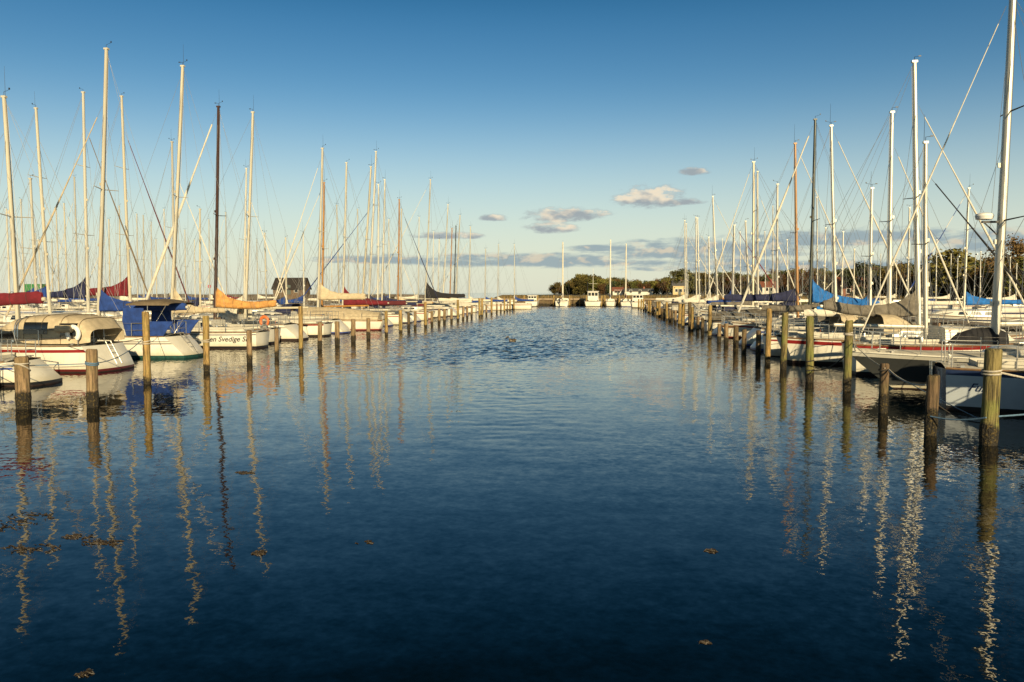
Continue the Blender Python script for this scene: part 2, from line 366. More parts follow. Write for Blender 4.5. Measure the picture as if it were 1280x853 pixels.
def fbm(x, y, s=1.0): return mnoise.fractal(Vector((x*s, y*s, 1.7)), 1.0, 2.0, 4)
def smooth(a, b, x):
    k = min(1, max(0, (x-a)/(b-a))); return k*k*(3-2*k)
def shore_sd(x, y):
    a = min(y-163, x+24+.12*(y-163))            # land beyond the far quay
    b = min(x-64+.10*y, y-10)                   # land along the right-hand side
    return max(a, b) + 1.5*fbm(x, y, .05)
def terrain_z(x, y):
    d = shore_sd(x, y)
    return max(-1.5, min(1.35, .35*d)) + .8*smooth(10, 120, d) + (0.25*fbm(x, y, .04) if d > 3 else 0)
def build_terrain():
    mb = MB(); xs = [-80+6*i for i in range(22)] + [52+12*i for i in range(12)] + [220, 320, 500]
    ys = [0+12*i for i in range(13)] + [156, 160, 163, 166, 170, 176] + [184+14*i for i in range(18)] + [460, 520, 640]
    vs = [(x, y, terrain_z(x, y) if y < 470 else -1.5) for y in ys for x in xs]; n = len(xs)
    mb.add(vs, [(j*n+i, j*n+i+1, (j+1)*n+i+1, (j+1)*n+i) for j in range(len(ys)-1) for i in range(n-1)])
    tag(mb.build('ground', mat('dry_grass_ground', (.14, .11, .05), .95, noise=.5, nscale=.15, dark=(.06, .065, .025)), sharp=80), kind='structure')
build_terrain()

# ------------------------------------------------------------------ boats
def boat_shape(p):
    L, B = p['L'], p['B']; tw = p.get('tw', .68); rake = p.get('bow_rake', .9); stern = p.get('stern', 'scoop')
    ZB = -.2
    def sheer(t): return p['fs'] + (p['fb']-p['fs'])*t**1.3 - p.get('dip', .06)*4*t*(1-t)
    def plan(t):
        if t < .42: return tw + (1-tw)*math.sin(math.pi/2*t/.42)
        return max(0.0, 1-((t-.42)/.58)**2.15)
    def xs(u):
        if stern == 'scoop': return p.get('scoop', .75)*max(0, u-.35)/.65
        if stern == 'classic': return .45*(1-u)
        return 0.06*(1-u)
    def xb(u): return L - rake*(1-min(1, u))**1.25
    def pt(t, z, side=1):
        sh = sheer(t); u = (z-ZB)/(sh-ZB)
        base = (.80 - .78*t**2.4) if stern != 'classic' else (.55+.3*math.sin(math.pi*min(1, t*1.3)) - .7*t**2.4)
        base = max(.02, base); g = base + (1-base)*max(0, u)**.75
        a, b = xs(u), xb(u)
        return Vector((a+(b-a)*t, side*B/2*plan(t)*g, z))
    return sheer, plan, pt, xs

def hull_side_y(p, x, z):
    """half breadth of the hull where its side is at (x, z), and its t"""
    sheer, plan, pt, xs = boat_shape(p); lo, hi = 0.0, 1.0
    for _ in range(30):
        md = (lo+hi)/2
        if pt(md, z).x < x: lo = md
        else: hi = md
    return pt(lo, z).y

TS = [0, .03, .08, .15, .23, .31, .38, .46, .54, .62, .70, .77, .84, .90, .95, .98, 1.0]
def hull_fn(p):
    sheer, plan, pt, xs = boat_shape(p)
    def fn(mb):
        lows = [-.2, .035, .11]; ks = p.get('ks', [.0, .3, .62, .76, .86, 1.0])[1:]
        def zrow(t): sh = sheer(t); return lows + [.11+(sh-.11)*k for k in ks]
        nr = len(zrow(0)); mi = [1, 2] + [0]*(nr-3)
        for si in p.get('stripe_rows', []): mi[si] = 3
        for side in (1, -1):
            grid = [[pt(t, z, side) for z in zrow(t)] for t in TS]
            for j in range(nr-1):
                mb.cm = mi[j]
                for i in range(len(TS)-1):
                    q = [grid[i][j], grid[i+1][j], grid[i+1][j+1], grid[i][j+1]]
                    mb.add(q if side == -1 else q[::-1], [(0, 1, 2, 3)])
        # transom
        nv = 6; zr = zrow(0)
        for j in range(nr-1):
            mb.cm = mi[j] if mi[j] in (1, 2) else (4 if p.get('transom') else 0)
            for k in range(nv):
                def q(jj, kk):
                    a = pt(0, zr[jj], 1); v = -1+2*kk/nv; return (a.x-.10*(1-v*v)*(1 if p.get('stern') != 'scoop' else 1.4), a.y*v, a.z)
                mb.add([q(j, k), q(j, k+1), q(j+1, k+1), q(j+1, k)], [(3, 2, 1, 0)])
    return fn
def weld(me):
    import bmesh
    bm = bmesh.new(); bm.from_mesh(me); bmesh.ops.remove_doubles(bm, verts=bm.verts, dist=.0008); bm.to_mesh(me); bm.free()
    me.polygons.foreach_set('use_smooth', [True]*len(me.polygons)); me.set_sharp_from_angle(angle=R(38))

def deck_fn(p):
    sheer, plan, pt, xs = boat_shape(p)
    def z_at(t, v): return sheer(t) + .035*p['B']*(1-v*v) - .004
    vs_ = [-1, -.8, -.52, 0, .52, .8, 1]
    c0, c1 = p.get('cockpit', (.07, .37))
    def fn(mb):
        def P(t, v):
            e = pt(t, sheer(t)); return Vector((e.x, e.y*v*.997, z_at(t, v)))
        for i in range(len(TS)-1):
            for j in range(len(vs_)-1):
                t0, t1 = TS[i], TS[i+1]
                inc = t0 >= c0 and t1 <= c1+.02 and abs(vs_[j]+vs_[j+1])/2 < .52
                q = [P(t0, vs_[j]), P(t1, vs_[j]), P(t1, vs_[j+1]), P(t0, vs_[j+1])]
                if inc: mb.cm = 1; q = [Vector((a.x, a.y, a.z-.42)) for a in q]
                else: mb.cm = 0
                mb.add(q, [(3, 2, 1, 0)])
        tt = [t for t in TS if c0 <= t <= c1+.02]
        mb.cm = 0
        for s in (-.52, .52):
            for a, b in zip(tt, tt[1:]):
                A, B_ = P(a, s), P(b, s); d = Vector((0, 0, .43)); up = Vector((0, 0, .14))
                mb.add([A-d, B_-d, B_+up, A+up], [(0, 1, 2, 3) if s < 0 else (3, 2, 1, 0)])
                o = Vector((0, .09 if s > 0 else -.09, 0))
                mb.add([A+up, B_+up, B_+up+o, A+up+o], [(0, 1, 2, 3) if s < 0 else (3, 2, 1, 0)])
                mb.add([A+up+o, B_+up+o, B_+o, A+o], [(0, 1, 2, 3) if s < 0 else (3, 2, 1, 0)])
        for t in (tt[0], tt[-1]):
            A, B_ = P(t, -.52), P(t, .52); d = Vector((0, 0, .43))
            mb.add([A-d, B_-d, B_+Vector((0, 0, .1)), A+Vector((0, 0, .1))], [(0, 1, 2, 3)])
    return fn

def cabin_geo(p):
    sheer, plan, pt, xs = boat_shape(p)
    c0, c1 = p.get('cabin', (.37, .78)); H = p.get('cab_h', .42)
    def halfw(t): return max(.06, min(.37*p['B'], pt(t, sheer(t)).y - .30) * (1 - .55*smooth(.6, 1, (t-c0)/(c1-c0))))
    def hh(k): return H*(1-.35*k) * (1-smooth(.80, 1.0, k)) + .02
    def side(k, s, sg=1):                       # k along, s up the side
        t = c0+(c1-c0)*k; wv = halfw(t); return Vector((pt(t, sheer(t)).x, sg*(wv - .09*s*hh(k)/H), sheer(t)+.02+hh(k)*s))
    def top(k, v):
        t = c0+(c1-c0)*k; e = side(k, 1); return Vector((e.x, e.y*v, e.z+.06*(1-v*v)))
    return side, top, hh
def cabin_fn(p):
    side, top, hh = cabin_geo(p)
    def fn(mb):
        rs = []
        for k in (0, .12, .3, .5, .7, .82, .9, .96, 1.0):
            a = side(k, 0, -1); r = [Vector((a.x, a.y, a.z-.12)), side(k, .9, -1)] + [top(k, v) for v in (-.92, -.6, -.2, .2, .6, .92)] + [side(k, .9, 1)]
            b = side(k, 0, 1); r.append(Vector((b.x, b.y, b.z-.12))); rs.append(r[::-1])
        mb.rings(rs)
    return fn
def window_fn(p, ka, kb, sg, s0=.34, s1=.80):
    side, top, hh = cabin_geo(p)
    def fn(mb):
        cs = [(ka, s0), (kb, s0), (kb-.012, s1), (ka+.025, s1)]
        inn = [side(k, s, sg) - Vector((0, sg*.02, 0)) for k, s in cs]; outv = [side(k, s, sg) + Vector((0, sg*.008, .001)) for k, s in cs]
        mb.rings([inn, outv] if sg < 0 else [inn[::-1], outv[::-1]])
    return fn

def rail_fns(p):
    sheer, plan, pt, xs = boat_shape(p); H = p.get('rail_h', .55)
    def e(t, side, dz=0, inset=.06):
        q = pt(t, sheer(t)); return Vector((q.x, side*max(0, q.y-inset), q.z+dz))
    def pulpit(mb):
        top = [e(.84, 1, H), e(.91, 1, H), e(.965, 1, H+.03), Vector((p['L']-.05, 0, sheer(1)+H+.05)), e(.965, -1, H+.03), e(.91, -1, H), e(.84, -1, H)]
        mb.path(top, .014, 5)
        mb.path([e(.84, 1, H*.5), e(.93, 1, H*.5)], .010, 5); mb.path([e(.84, -1, H*.5), e(.93, -1, H*.5)], .010, 5)
        for s in (1, -1):
            for t in (.84, .93): mb.path([e(t, s), e(t, s, H)], .014, 5)
    def pushpit(mb, sides=(1, -1)):
        for s in sides:
            mb.path([e(.16, s, H), e(.08, s, H), e(.015, s, H), Vector((e(.015, s).x, s*.28, e(0, s).z+H))], .014, 5)
            mb.path([e(.16, s, H*.5), e(.08, s, H*.5), e(.015, s, H*.5), Vector((e(.015, s).x, s*.28, e(0, s).z+H*.5))], .010, 5)
            for t in (.16, .015): mb.path([e(t, s), e(t, s, H)], .014, 5)
            mb.path([Vector((e(.015, s).x, s*.28, e(0, s).z)), Vector((e(.015, s).x, s*.28, e(0, s).z+H))], .014, 5)
    def life(mb, sides=(1, -1)):
        tl = (.30, .44, .58, .71)
        for s in sides:
            for t in tl: mb.path([e(t, s), e(t, s, H)], .011, 5)
            for k in (1, .5): mb.path([e(.16, s, H*k)]+[e(t, s, H*k) for t in tl]+[e(.84, s, H*k)], .005, 4)
    def toe(mb, s):
        mb.path([pt(t, sheer(t), s)+Vector((0, 0, .012)) for t in TS], .026, 5)
    return pulpit, pushpit, life, toe

def mast_pts(p): # foot and head in boat coordinates
    sheer, plan, pt, xs = boat_shape(p); mx = p['mast_x']; k = mx/p['L']; c0, c1 = p.get('cabin', (.37, .78))
    zf = sheer(k) + (.30 if c0 < k < c1 else .0)
    return Vector((mx, 0, zf)), Vector((mx+p.get('lean', -.25), p.get('lean_y', 0), p['mast_h']))
def e_boom(p):
    ft = mast_pts(p)[0]; return Vector((p['mast_x']-.12-(p.get('boom') or .40*p['L']), p.get('boom_y', 0), p.get('boom_z', ft.z+.55)+p.get('boom_up', .06)+.05))
def arch(x, w_, z0, h, n=9, e=.55):
    out = []
    for j in range(n):
        a = math.pi*j/(n-1); c, s = math.cos(a), math.sin(a)
        out.append(Vector((x, w_*math.copysign(abs(c)**e, c), z0+h*abs(s)**e)))
    return out
def shell(mb, rings_, th=.02):
    """open fabric shell with a little thickness"""
    c = [sum(r, Vector())/len(r) for r in rings_]
    inn = [[q+(cc-q).normalized()*th for q in r] for r, cc in zip(rings_, c)]
    mb.rings(rings_, closed=False); mb.rings([r[::-1] for r in inn], closed=False)
    for a, b in ((rings_[0], inn[0]), (rings_[-1], inn[-1])): mb.rings([a, b], closed=False)

def cover_profile(k, H0, H1):
    return H1 + (H0-H1)*math.exp(-k*5.2)*(1-k*.4)
def sail_cover(mb, g, e, H0=.85, H1=.15, wdt=.13, seed=0, sag=.0):
    """canvas cover on the boom: climbs the mast in front, tapers to the boom end"""
    rs = []; N = 22; ax = (e-g)
    for i in range(N+1):
        k = i/N; c = g+ax*k; h = cover_profile(k, H0, H1)*(1 if k < .96 else .8); wv = wdt*(1-.45*k)*(.85 if i == 0 else 1)
        r = []
        for j in range(10):
            a = 2*math.pi*j/10; zz = math.sin(a); yy = math.cos(a)
            wob = 1+.34*mnoise.noise(Vector((k*9+seed, j*.9, seed*1.3)))
            z = zz*h if zz > 0 else zz*(.13+.03*mnoise.noise(Vector((k*7, seed, 3))))
            yw = wv*yy*(1-.75*max(0, zz)**1.5*(1 if h > .3 else .3))
            r.append(c+Vector((0, yw*wob, z*(1+.12*mnoise.noise(Vector((k*16, seed, j*.4))))-sag*math.sin(math.pi*k))))
        rs.append(r[::-1] if ax.x < 0 else r)
    mb.rings(rs)

def finish(root, p, det, gk, pt, sheer, xs, side, top):
    if p.get('hood'):
        q = top(0, 0); x0 = side(.0, 0).x; wv = side(.1, 1).y*1.02
        def fh(mb):
            zb = side(.1, 1).z-.06
            shell(mb, [arch(x0+.95, wv*.85, zb, .07), arch(x0+.62, wv*.93, zb, .40), arch(x0+.25, wv*1.0, zb-.03, .62), arch(x0-.30, wv*1.04, zb-.12, .74)])
        hd_ = part('spray_hood', ('hood', p['hood'])+gk, fh, CLOTH[p['hood']], root, 50)
        def fw(mb):
            zb = side(.1, 1).z-.06
            a, b = arch(x0+.90, wv*.85, zb, .12), arch(x0+.66, wv*.93, zb, .385)
            for s in (1, -1):
                q4 = [a[4-s*2], a[4-s*0] , b[4-s*0], b[4-s*2]]; up = Vector((.02, 0, .02))
                q4 = [v+up for v in q4]; mb.rings([q4 if s < 0 else q4[::-1], [v+up*.4 for v in (q4 if s < 0 else q4[::-1])]])
        part('hood_window', ('hoodw',)+gk, fw, PVC, hd_)
    if p.get('ladder'):
        def fl(mb):
            zt = sheer(0)+.10; xt, xo = xs(1)-.20, xs(.5)-.20
            for s in (-.14, .14): mb.path([(xt+.25, s, zt), (xt, s, zt), (xo, s, .22)], .016, 5)
            for k in (.25, .5, .75): 
                xx = xt+(xo-xt)*k; zz = zt+(.22-zt)*k; mb.path([(xx, -.14, zz), (xx, .14, zz)], .012, 5)
        part('swim_ladder', ('ladder',)+gk, fl, STEEL, root)
    if p.get('outboard'):
        def fo(mb):
            zt = sheer(0); 
            rs = []
            for k, (dx, w_, z) in enumerate([(.16, .08, zt-.30), (.22, .13, zt-.12), (.24, .15, zt+.12), (.20, .13, zt+.26), (.12, .06, zt+.31)]):
                rs.append([(-.28+dx*math.cos(a)*.8, w_*math.sin(a)+.35, z) for a in [2*math.pi*j/10 for j in range(10)]])
            mb.rings(rs); mb.box((-.28, .35, zt-.6), (.13, .09, .75)); mb.box((-.10, .35, zt-.15), (.28, .22, .12))
        part('outboard_motor', ('outb',)+gk, fo, FIT if p['outboard'] == 'black' else WHITEP, root)
    if p.get('buoy'):
        def fb(mb):
            q = pt(.02, sheer(0), p['buoy']); c = Vector((q.x+.06, q.y-p['buoy']*.02, q.z+.42)); rs = []
            for i in range(13):
                a = R(-50)+R(280)*i/12; r_ = .19; cc = c+Vector((r_*math.cos(a), p['buoy']*.03, r_*math.sin(a)*1.15)); u = Vector((math.cos(a), 0, math.sin(a)))
                rs.append([cc+u*(.075*math.cos(b))+Vector((0, .06*math.sin(b), 0)) for b in [2*math.pi*j/8 for j in range(8)]])
            mb.rings(rs)
        part('horseshoe_lifebuoy', None, fb, p.get('buoymat', WHITEP), root)
    if 'fenders' not in p and det >= 1:
        fr_ = random.Random(int(p['L']*100)+int(root.location.y*37)); p['fenders'] = [(fr_.uniform(.15, .7), fr_.choice((1, -1))) for _ in range(fr_.randrange(0, 4))]; p['fendmat'] = fr_.choice([WHITEP, WHITEP, BLUEP, ORANGE])
    for fx in p.get('fenders', []):
        fxx, fs_ = fx if isinstance(fx, tuple) else (fx, 1)
        def ff(mb):
            y = pt(fxx, .45).y*fs_; x = pt(fxx, .45).x; rs = []
            for z, r_ in ((.22, .03), (.25, .08), (.32, .11), (.62, .11), (.70, .08), (.74, .03)): rs.append([(x+r_*math.cos(a), y+fs_*.11+r_*math.sin(a), z) for a in [2*math.pi*j/8 for j in range(8)]])
            mb.rings(rs[::-1]); mb.path([(x, y+fs_*.11, .72), (x, y-fs_*.02, sheer(fxx)+.3)], .008, 4)
        part('fender', None, ff, p.get('fendmat', WHITEP), root)
    if p.get('tarp'):
        def ft_(mb):
            rs = []
            for i in range(13):
                k = i/12; t = .04+.86*k; q = pt(t, sheer(t)); h = .55+.28*math.sin(math.pi*k)+.04*mnoise.noise(Vector((k*9, 2, 0)))
                r = [Vector((q.x, -q.y*1.02, q.z-.05))]
                for v in (-.9, -.5, -.15, .15, .5, .9): r.append(Vector((q.x, q.y*v, q.z+h*(1-abs(v)**1.4*.92)+.03*mnoise.noise(Vector((k*11, v*4, 5))))))
                r.append(Vector((q.x, q.y*1.02, q.z-.05))); rs.append(r[::-1])
            mb.rings(rs)
        part('tarpaulin', ('tarp', p['tarp'])+gk, ft_, CLOTH[p['tarp']], root, 60)
    return root, p

ANY_GROUP = {}
def make_boat(name, p, loc, rz, label, cat, group):
    root = empty(name, loc, rz); tag(root, label, cat, group)
    hk = p['kit']; det = p.get('detail', 2)
    mats = [p['hull'], p.get('anti', ANTI), p.get('boot', p['hull']), p.get('stripe', RED), p.get('transom', p['hull'])]
    kk = (hk, p['L'], p['B'], p['fs'], p['fb'], tuple(m.name for m in mats))
    o = part('hull', ('hull',)+kk, hull_fn(p), mats, root)
    if not o.data.get('w'): weld(o.data); o.data['w'] = 1
    gk = (hk, p['L'], p['B'], p['fs'], p['fb'])
    dk = p.get('deckmat', DECK)
    part('deck', ('deck', dk.name)+gk, deck_fn(p), [dk, TEAK], root)
    sheer, plan, pt, xs = boat_shape(p)
    pul, push, life, toe = rail_fns(p)
    [part('toe_rail', ('toe', s_)+gk, lambda mb, s_=s_: toe(mb, s_), p.get('toemat', TEAK), root) for s_ in (1, -1)]
    side, top, hh = cabin_geo(p)
    if p.get('has_cabin', True):
        cab = part('cabin', ('cabin', p.get('cabmat', GEL).name)+gk, cabin_fn(p), p.get('cabmat', GEL), root)
        for i, (a, b) in enumerate(p.get('windows', [(.10, .26), (.30, .46), (.52, .64)])):
            for sg in (1, -1): part('window', ('win', i, sg)+gk, window_fn(p, a, b, sg), GLASS, cab)
        if det >= 1:
            def hat(mb):
                q = top(.62, 0); mb.box((q.x, 0, q.z+.01), (.5, .5, .06))
            part('hatch', ('hatch',)+gk, hat, PVC, cab)
            def coam(mb):
                q = top(.02, 0); mb.box((q.x-.02, 0, q.z-.16), (.05, .55, .5))
            part('companionway', ('comp',)+gk, coam, TEAK, cab)
            def hr(mb, sg):
                mb.path([top(k, .8*sg)+Vector((0, 0, .05 if .1 < k < .6 else 0)) for k in (.08, .12, .3, .55, .6)], .016, 5)
            [part('handrail', ('hr', s_)+gk, lambda mb, s_=s_: hr(mb, s_), TEAK if p.get('wood') else STEEL, cab) for s_ in (1, -1)]
    if det >= 2 and p.get('has_cabin', True):
        for s_ in (1, -1):
            def wi(mb, s_=s_):
                q = pt(.30, sheer(.30)); mb.path([(q.x, s_*q.y*.62, q.z+.12), (q.x, s_*q.y*.62, q.z+.22), (q.x, s_*q.y*.62, q.z+.27)], .065, 10, .05)
            part('winch', ('winch', s_)+gk, wi, STEEL, root)
            for t_ in (.04, .55, .90):
                def cl(mb, s_=s_, t_=t_):
                    q = pt(t_, sheer(t_)); y = s_*max(.03, q.y-.10); mb.path([(q.x-.11, y, q.z+.09), (q.x+.11, y, q.z+.09)], .018, 5); mb.box((q.x, y, q.z+.045), (.08, .03, .09))
                part('cleat', ('cleat', s_, t_)+gk, cl, STEEL, root)
    if det >= 1:
        part('pulpit', ('pulpit',)+gk, pul, STEEL, root); [part('pushpit', ('pushpit', s_)+gk, lambda mb, s_=s_: push(mb, (s_,)), STEEL, root) for s_ in (1, -1)]
        [part('lifeline', ('life', s_)+gk, lambda mb, s_=s_: life(mb, (s_,)), STEEL, root) for s_ in (1, -1)]
    if p.get('mast_h'):
        ft, hd = mast_pts(p); H = hd.z-ft.z; rr = p.get('mast_r', .055+.0024*H)
        seedv = (p['mast_x']*7+H*3) % 10
        def P(k): return ft.lerp(hd, k)+Vector((-.03*H*.06*math.sin(math.pi*k), 0, 0))
        def fm(mb):
            mb.path([P(k) for k in (0, .2, .4, .6, .8, .93, 1)], rr, 10, rr*.72, 1.35)
            mb.box(P(1)+Vector((0, 0, .02)), (rr*2.1, rr*1.6, .07))
            for k in (.12, .3, .52): mb.box(P(k)+Vector((rr*1.3, 0, 0)), (.06, .05, .12))
        ms = part('mast', None, fm, p.get('mastmat', ALU), root)
        nsp = p.get('spreaders', 1); ks = (.50,) if nsp == 1 else (.36, .67)
        half = .30*p['B']
        for k in ks:
            for s in (1, -1):
                def fsp(mb, k=k, s=s):
                    a = P(k); mb.path([a, a+Vector((-.16, s*half*(1 if k < .6 else .75), .05))], .024, 6, .014)
                part('spreader', None, fsp, FIT if p.get('mastmat') in (MDARK, MBLACK) or p.get('dark_spread') else ALU, ms)
        if det >= 1:
            for s_, dx in ((1, .10), (-1, .13)):
                part('halyard', None, lambda mb: mb.path([P(.03)+Vector((-dx, s_*.09, 0)), P(.5)+Vector((-dx*.9, s_*.05, 0)), P(.985)+Vector((-rr, 0, 0))], .0065, 4), ROPED if s_ > 0 else ROPEW, ms)
        def head(mb):
            q = hd+Vector((0, 0, .05)); a = int(seedv*10) % 4
            mb.path([q, q+Vector((0, 0, .14))], .009, 4)
            if a != 1:
                mb.path([q+Vector((0, 0, .13)), q+Vector((-.24, .05, .19))], .006, 4); mb.box(q+Vector((-.24, .05, .22)), (.035, .035, .06))
            if a != 2:
                mb.path([q+Vector((0, 0, .14)), q+Vector((.15, -.03, .15))], .006, 4); mb.box(q+Vector((.17, -.03, .16)), (.09, .012, .04))
            if seedv > 4.5 or a == 3: mb.path([q+Vector((-.05, 0, 0)), q+Vector((-.05, 0, .55+.05*seedv))], .008, 4, .004)
        part('masthead_gear', None, head, FIT, ms)
        fr = p.get('frac', .84 if seedv < 6 else .97)
        bow = Vector((p['L']-.12, 0, sheer(1)+.05)); stn = Vector((xs(1)+.05, 0, sheer(0)+.03)); th = p.get('wire', .0045)
        jtop = P(fr)+Vector((rr*1.4, 0, 0))
        def rig(mb):
            mb.path([bow, jtop], th, 4); mb.path([Vector((p['L']*.80, 0, sheer(.8)+.1)), P(.60)], th*.9, 4); mb.path([e_boom(p), P(.99)], th*.8, 4); mb.path([stn, hd], th*.9, 4)
            for s in (1, -1):
                kx = p['mast_x']/p['L']; ch = pt(max(.3, kx-.03), sheer(kx), s); ch.y -= s*.12
                last = ch
                for k in ks:
                    tip = P(k)+Vector((-.16, s*half*(1 if k < .6 else .75), .05)); mb.path([last, tip], th, 4); last = tip
                mb.path([last, P(fr)], th, 4)
                mb.path([ch+Vector((.25, 0, 0)), P(ks[0]-.02)], th*.9, 4); mb.path([ch-Vector((.30, 0, 0)), P(ks[0]-.02)], th*.9, 4)
        part('rigging', None, rig, WIRE, root)
        if p.get('jib'):
            def fj(mb):
                a = bow.lerp(jtop, .045); b = bow.lerp(jtop, .95); n = 12; jr = p.get('jib_r', .036)
                pts = [a.lerp(b, i/n)+Vector((0, 0, 0)) for i in range(n+1)]
                rs = []
                ax = (b-a).normalized(); u = ax.cross(Vector((0, 1, 0))).normalized(); v = ax.cross(u)
                for i, q in enumerate(pts):
                    k = i/n; r_ = jr*(.55+.75*math.sin(math.pi*min(1, k*1.15+.12))**.7*(1-.5*k))
                    rs.append([q+u*(r_*math.cos(2*math.pi*j/8))+v*(r_*math.sin(2*math.pi*j/8)) for j in range(8)])
                mb.rings(rs)
            part('furled_sail', None, fj, CLOTH[p['jib']], root)
        if p.get('boom', 1) is None: return finish(root, p, det, gk, pt, sheer, xs, side, top)
        bz = p.get('boom_z', ft.z+.55); g = Vector((p['mast_x']-.12, 0, bz)); bl = p.get('boom', .40*p['L']); e = g+Vector((-bl, p.get('boom_y', 0), p.get('boom_up', .06)))
        bo = part('boom', None, lambda mb: mb.path([g+Vector((.08, 0, 0)), e+Vector((-.1, 0, 0))], .05, 8, .045, 1.3), SPRUCE if p.get('mastmat') == SPRUCE else ALU, root)
        if p.get('cover'):
            part('sail_cover', None, lambda mb: sail_cover(mb, g, e, p.get('cov_h', .75), p.get('cov_h1', .17), p.get('cov_w', .14), seedv, p.get('sag', 0)), CLOTH[p['cover']], bo, 60)
            if det >= 2:
                cvo = bo.children[0]
                for k in (.30, .45, .60, .74, .88):
                    def la(mb, k=k):
                        c0 = g+(e-g)*k; h = cover_profile(k, p.get('cov_h', .75), p.get('cov_h1', .17))+.025; wv = p.get('cov_w', .14)*(1-.45*k)*1.12; sg_ = p.get('sag', 0)*math.sin(math.pi*k)
                        mb.path([c0+Vector((.03*math.sin(a*2), wv*math.cos(a), (h if math.sin(a) > 0 else .17)*math.sin(a)-sg_)) for a in [2*math.pi*j/12 for j in range(13)]], .006, 4)
                    part('lashing', None, la, ROPED, cvo)
        else:
            def sh_(mb): mb.path([e, e+Vector((-.15, 0, -.6)), Vector((e.x-.1, 0, sheer(.2)+.2))], .010, 4)
            part('mainsheet', None, sh_, ROPEW, bo)
    return finish(root, p, det, gk, pt, sheer, xs, side, top)

# boat kits ---------------------------------------------------------------
KITS = {
 'cruiser': dict(kit='cruiser', L=8.6, B=2.75, fs=.85, fb=1.12, stern='scoop', hull=GEL, stripe=BLUEP, stripe_rows=[5], boot=BLUEP, tw=.72, cab_h=.44),
 'racer':   dict(kit='racer', L=8.2, B=2.6, fs=.80, fb=1.0, stern='vertical', hull=GEL, stripe=RED, stripe_rows=[5], boot=GEL, tw=.60, cab_h=.36, windows=[(.10, .34), (.40, .60)]),
 'classic': dict(kit='classic', L=8.4, B=2.5, fs=.72, fb=1.08, dip=.14, stern='classic', hull=GEL, stripe=WOODHULL, stripe_rows=[6], boot=RED, tw=.42, bow_rake=1.5, cab_h=.36, cabin=(.40, .72)),
 'small':   dict(kit='small', L=7.0, B=2.35, fs=.75, fb=.95, stern='vertical', hull=GEL, stripe=NAVY, stripe_rows=[6], boot=BLACK, tw=.66, cab_h=.38, cabin=(.40, .76), windows=[(.12, .30), (.36, .58)]),
 'big':     dict(kit='big', L=10.4, B=3.2, fs=1.0, fb=1.28, stern='scoop', hull=GEL, stripe=NAVY, stripe_rows=[5], boot=NAVY, tw=.76, cab_h=.44, scoop=.9, spreaders=2),
}
def kit(k, **kw):
    d = dict(KITS[k]); d.update(kw); return d

ORD = ['zeroth','first','second','third','fourth','fifth','sixth','seventh','eighth','ninth','tenth','eleventh','twelfth','thirteenth','fourteenth','fifteenth','sixteenth','seventeenth','eighteenth','nineteenth','twentieth']
def ordinal(n):
    if n <= 20: return ORD[n]
    tens = {2: 'twenty', 3: 'thirty', 4: 'forty', 5: 'fifty'}[n//10]
    return {20: 'twentieth', 30: 'thirtieth', 40: 'fortieth'}[n] if n % 10 == 0 else f"{tens} {ORD[n % 10]}"

def place(p, stern_or_bow, bow_dir, Y, X_end, mast=None, name='sailing_boat', label='', cat='sailing boat', group=None):
    """bow_dir -1: bow points to -X.  X_end: world X of the end that faces the channel ('stern' or 'bow').
    mast = (base px, top px, top py): where the photo shows it -> position, height and lean of this boat's mast"""
    L = p['L']
    X0 = X_end if stern_or_bow == 'stern' else X_end - bow_dir*L          # world X of the stern
    rz = math.pi if bow_dir < 0 else 0.0
    if mast:
        b = at_depth(mast[0], mast[3] if len(mast) > 3 else 372, Y); t = at_depth(mast[1], mast[2], Y)
        mx = (b.x-X0)*bow_dir
        if not (.34*L < mx < .70*L):                                     # slide the boat so that its mast stands at a believable station
            mx2 = min(.68*L, max(.36*L, mx)); X0 += (mx-mx2)*bow_dir; mx = mx2
        p['mast_x'] = mx; p['mast_h'] = t.z; p['lean'] = max(-.9, min(.9, (t.x-b.x)*bow_dir))
    r, p = make_boat(name, p, (X0, Y, 0), rz, label, cat, group)
    return r, p, X0

# ------------------------------------------------------------------ piers
def pier(name, x, y0, y1, width, label):
    rt = empty(name, (x, (y0+y1)/2, 0)); tag(rt, label, 'pier'); ln = y1-y0
    def dk(mb):
        n = int(ln/1.2)
        for i in range(n): mb.box((0, -ln/2+ln*(i+.5)/n, 1.08), (width, ln/n-.012, .06))
    part('walkway', None, dk, PLANK, rt)
    def bm_(mb):
        for s in (-1, 1): mb.box((s*width*.42, 0, .94), (.14, ln, .2))
    part('bearer', None, bm_, PILE_DARK, rt)
    m = int(ln/7)
    for i in range(m):
        for s in (-1, 1):
            o = part('support_post', ('pierpost', name, s), lambda mb: mb.path([(0, 0, -1), (0, 0, 1.05)], .12, 8), PILE_DARK, rt)
            o.location = (s*width*.5, -ln/2+ln*(i+.5)/m, 0)
    return rt
pier('boat_pier', -24.6, 14, 128, 1.8, 'long timber pier behind the left front row of boats')
pier('boat_pier', 18.2, 8, 132, 1.8, 'long timber pier behind the right front row of boats')
pier('boat_pier', -63, 44, 128, 1.8, 'far timber pier seen between masts beyond the second left channel')

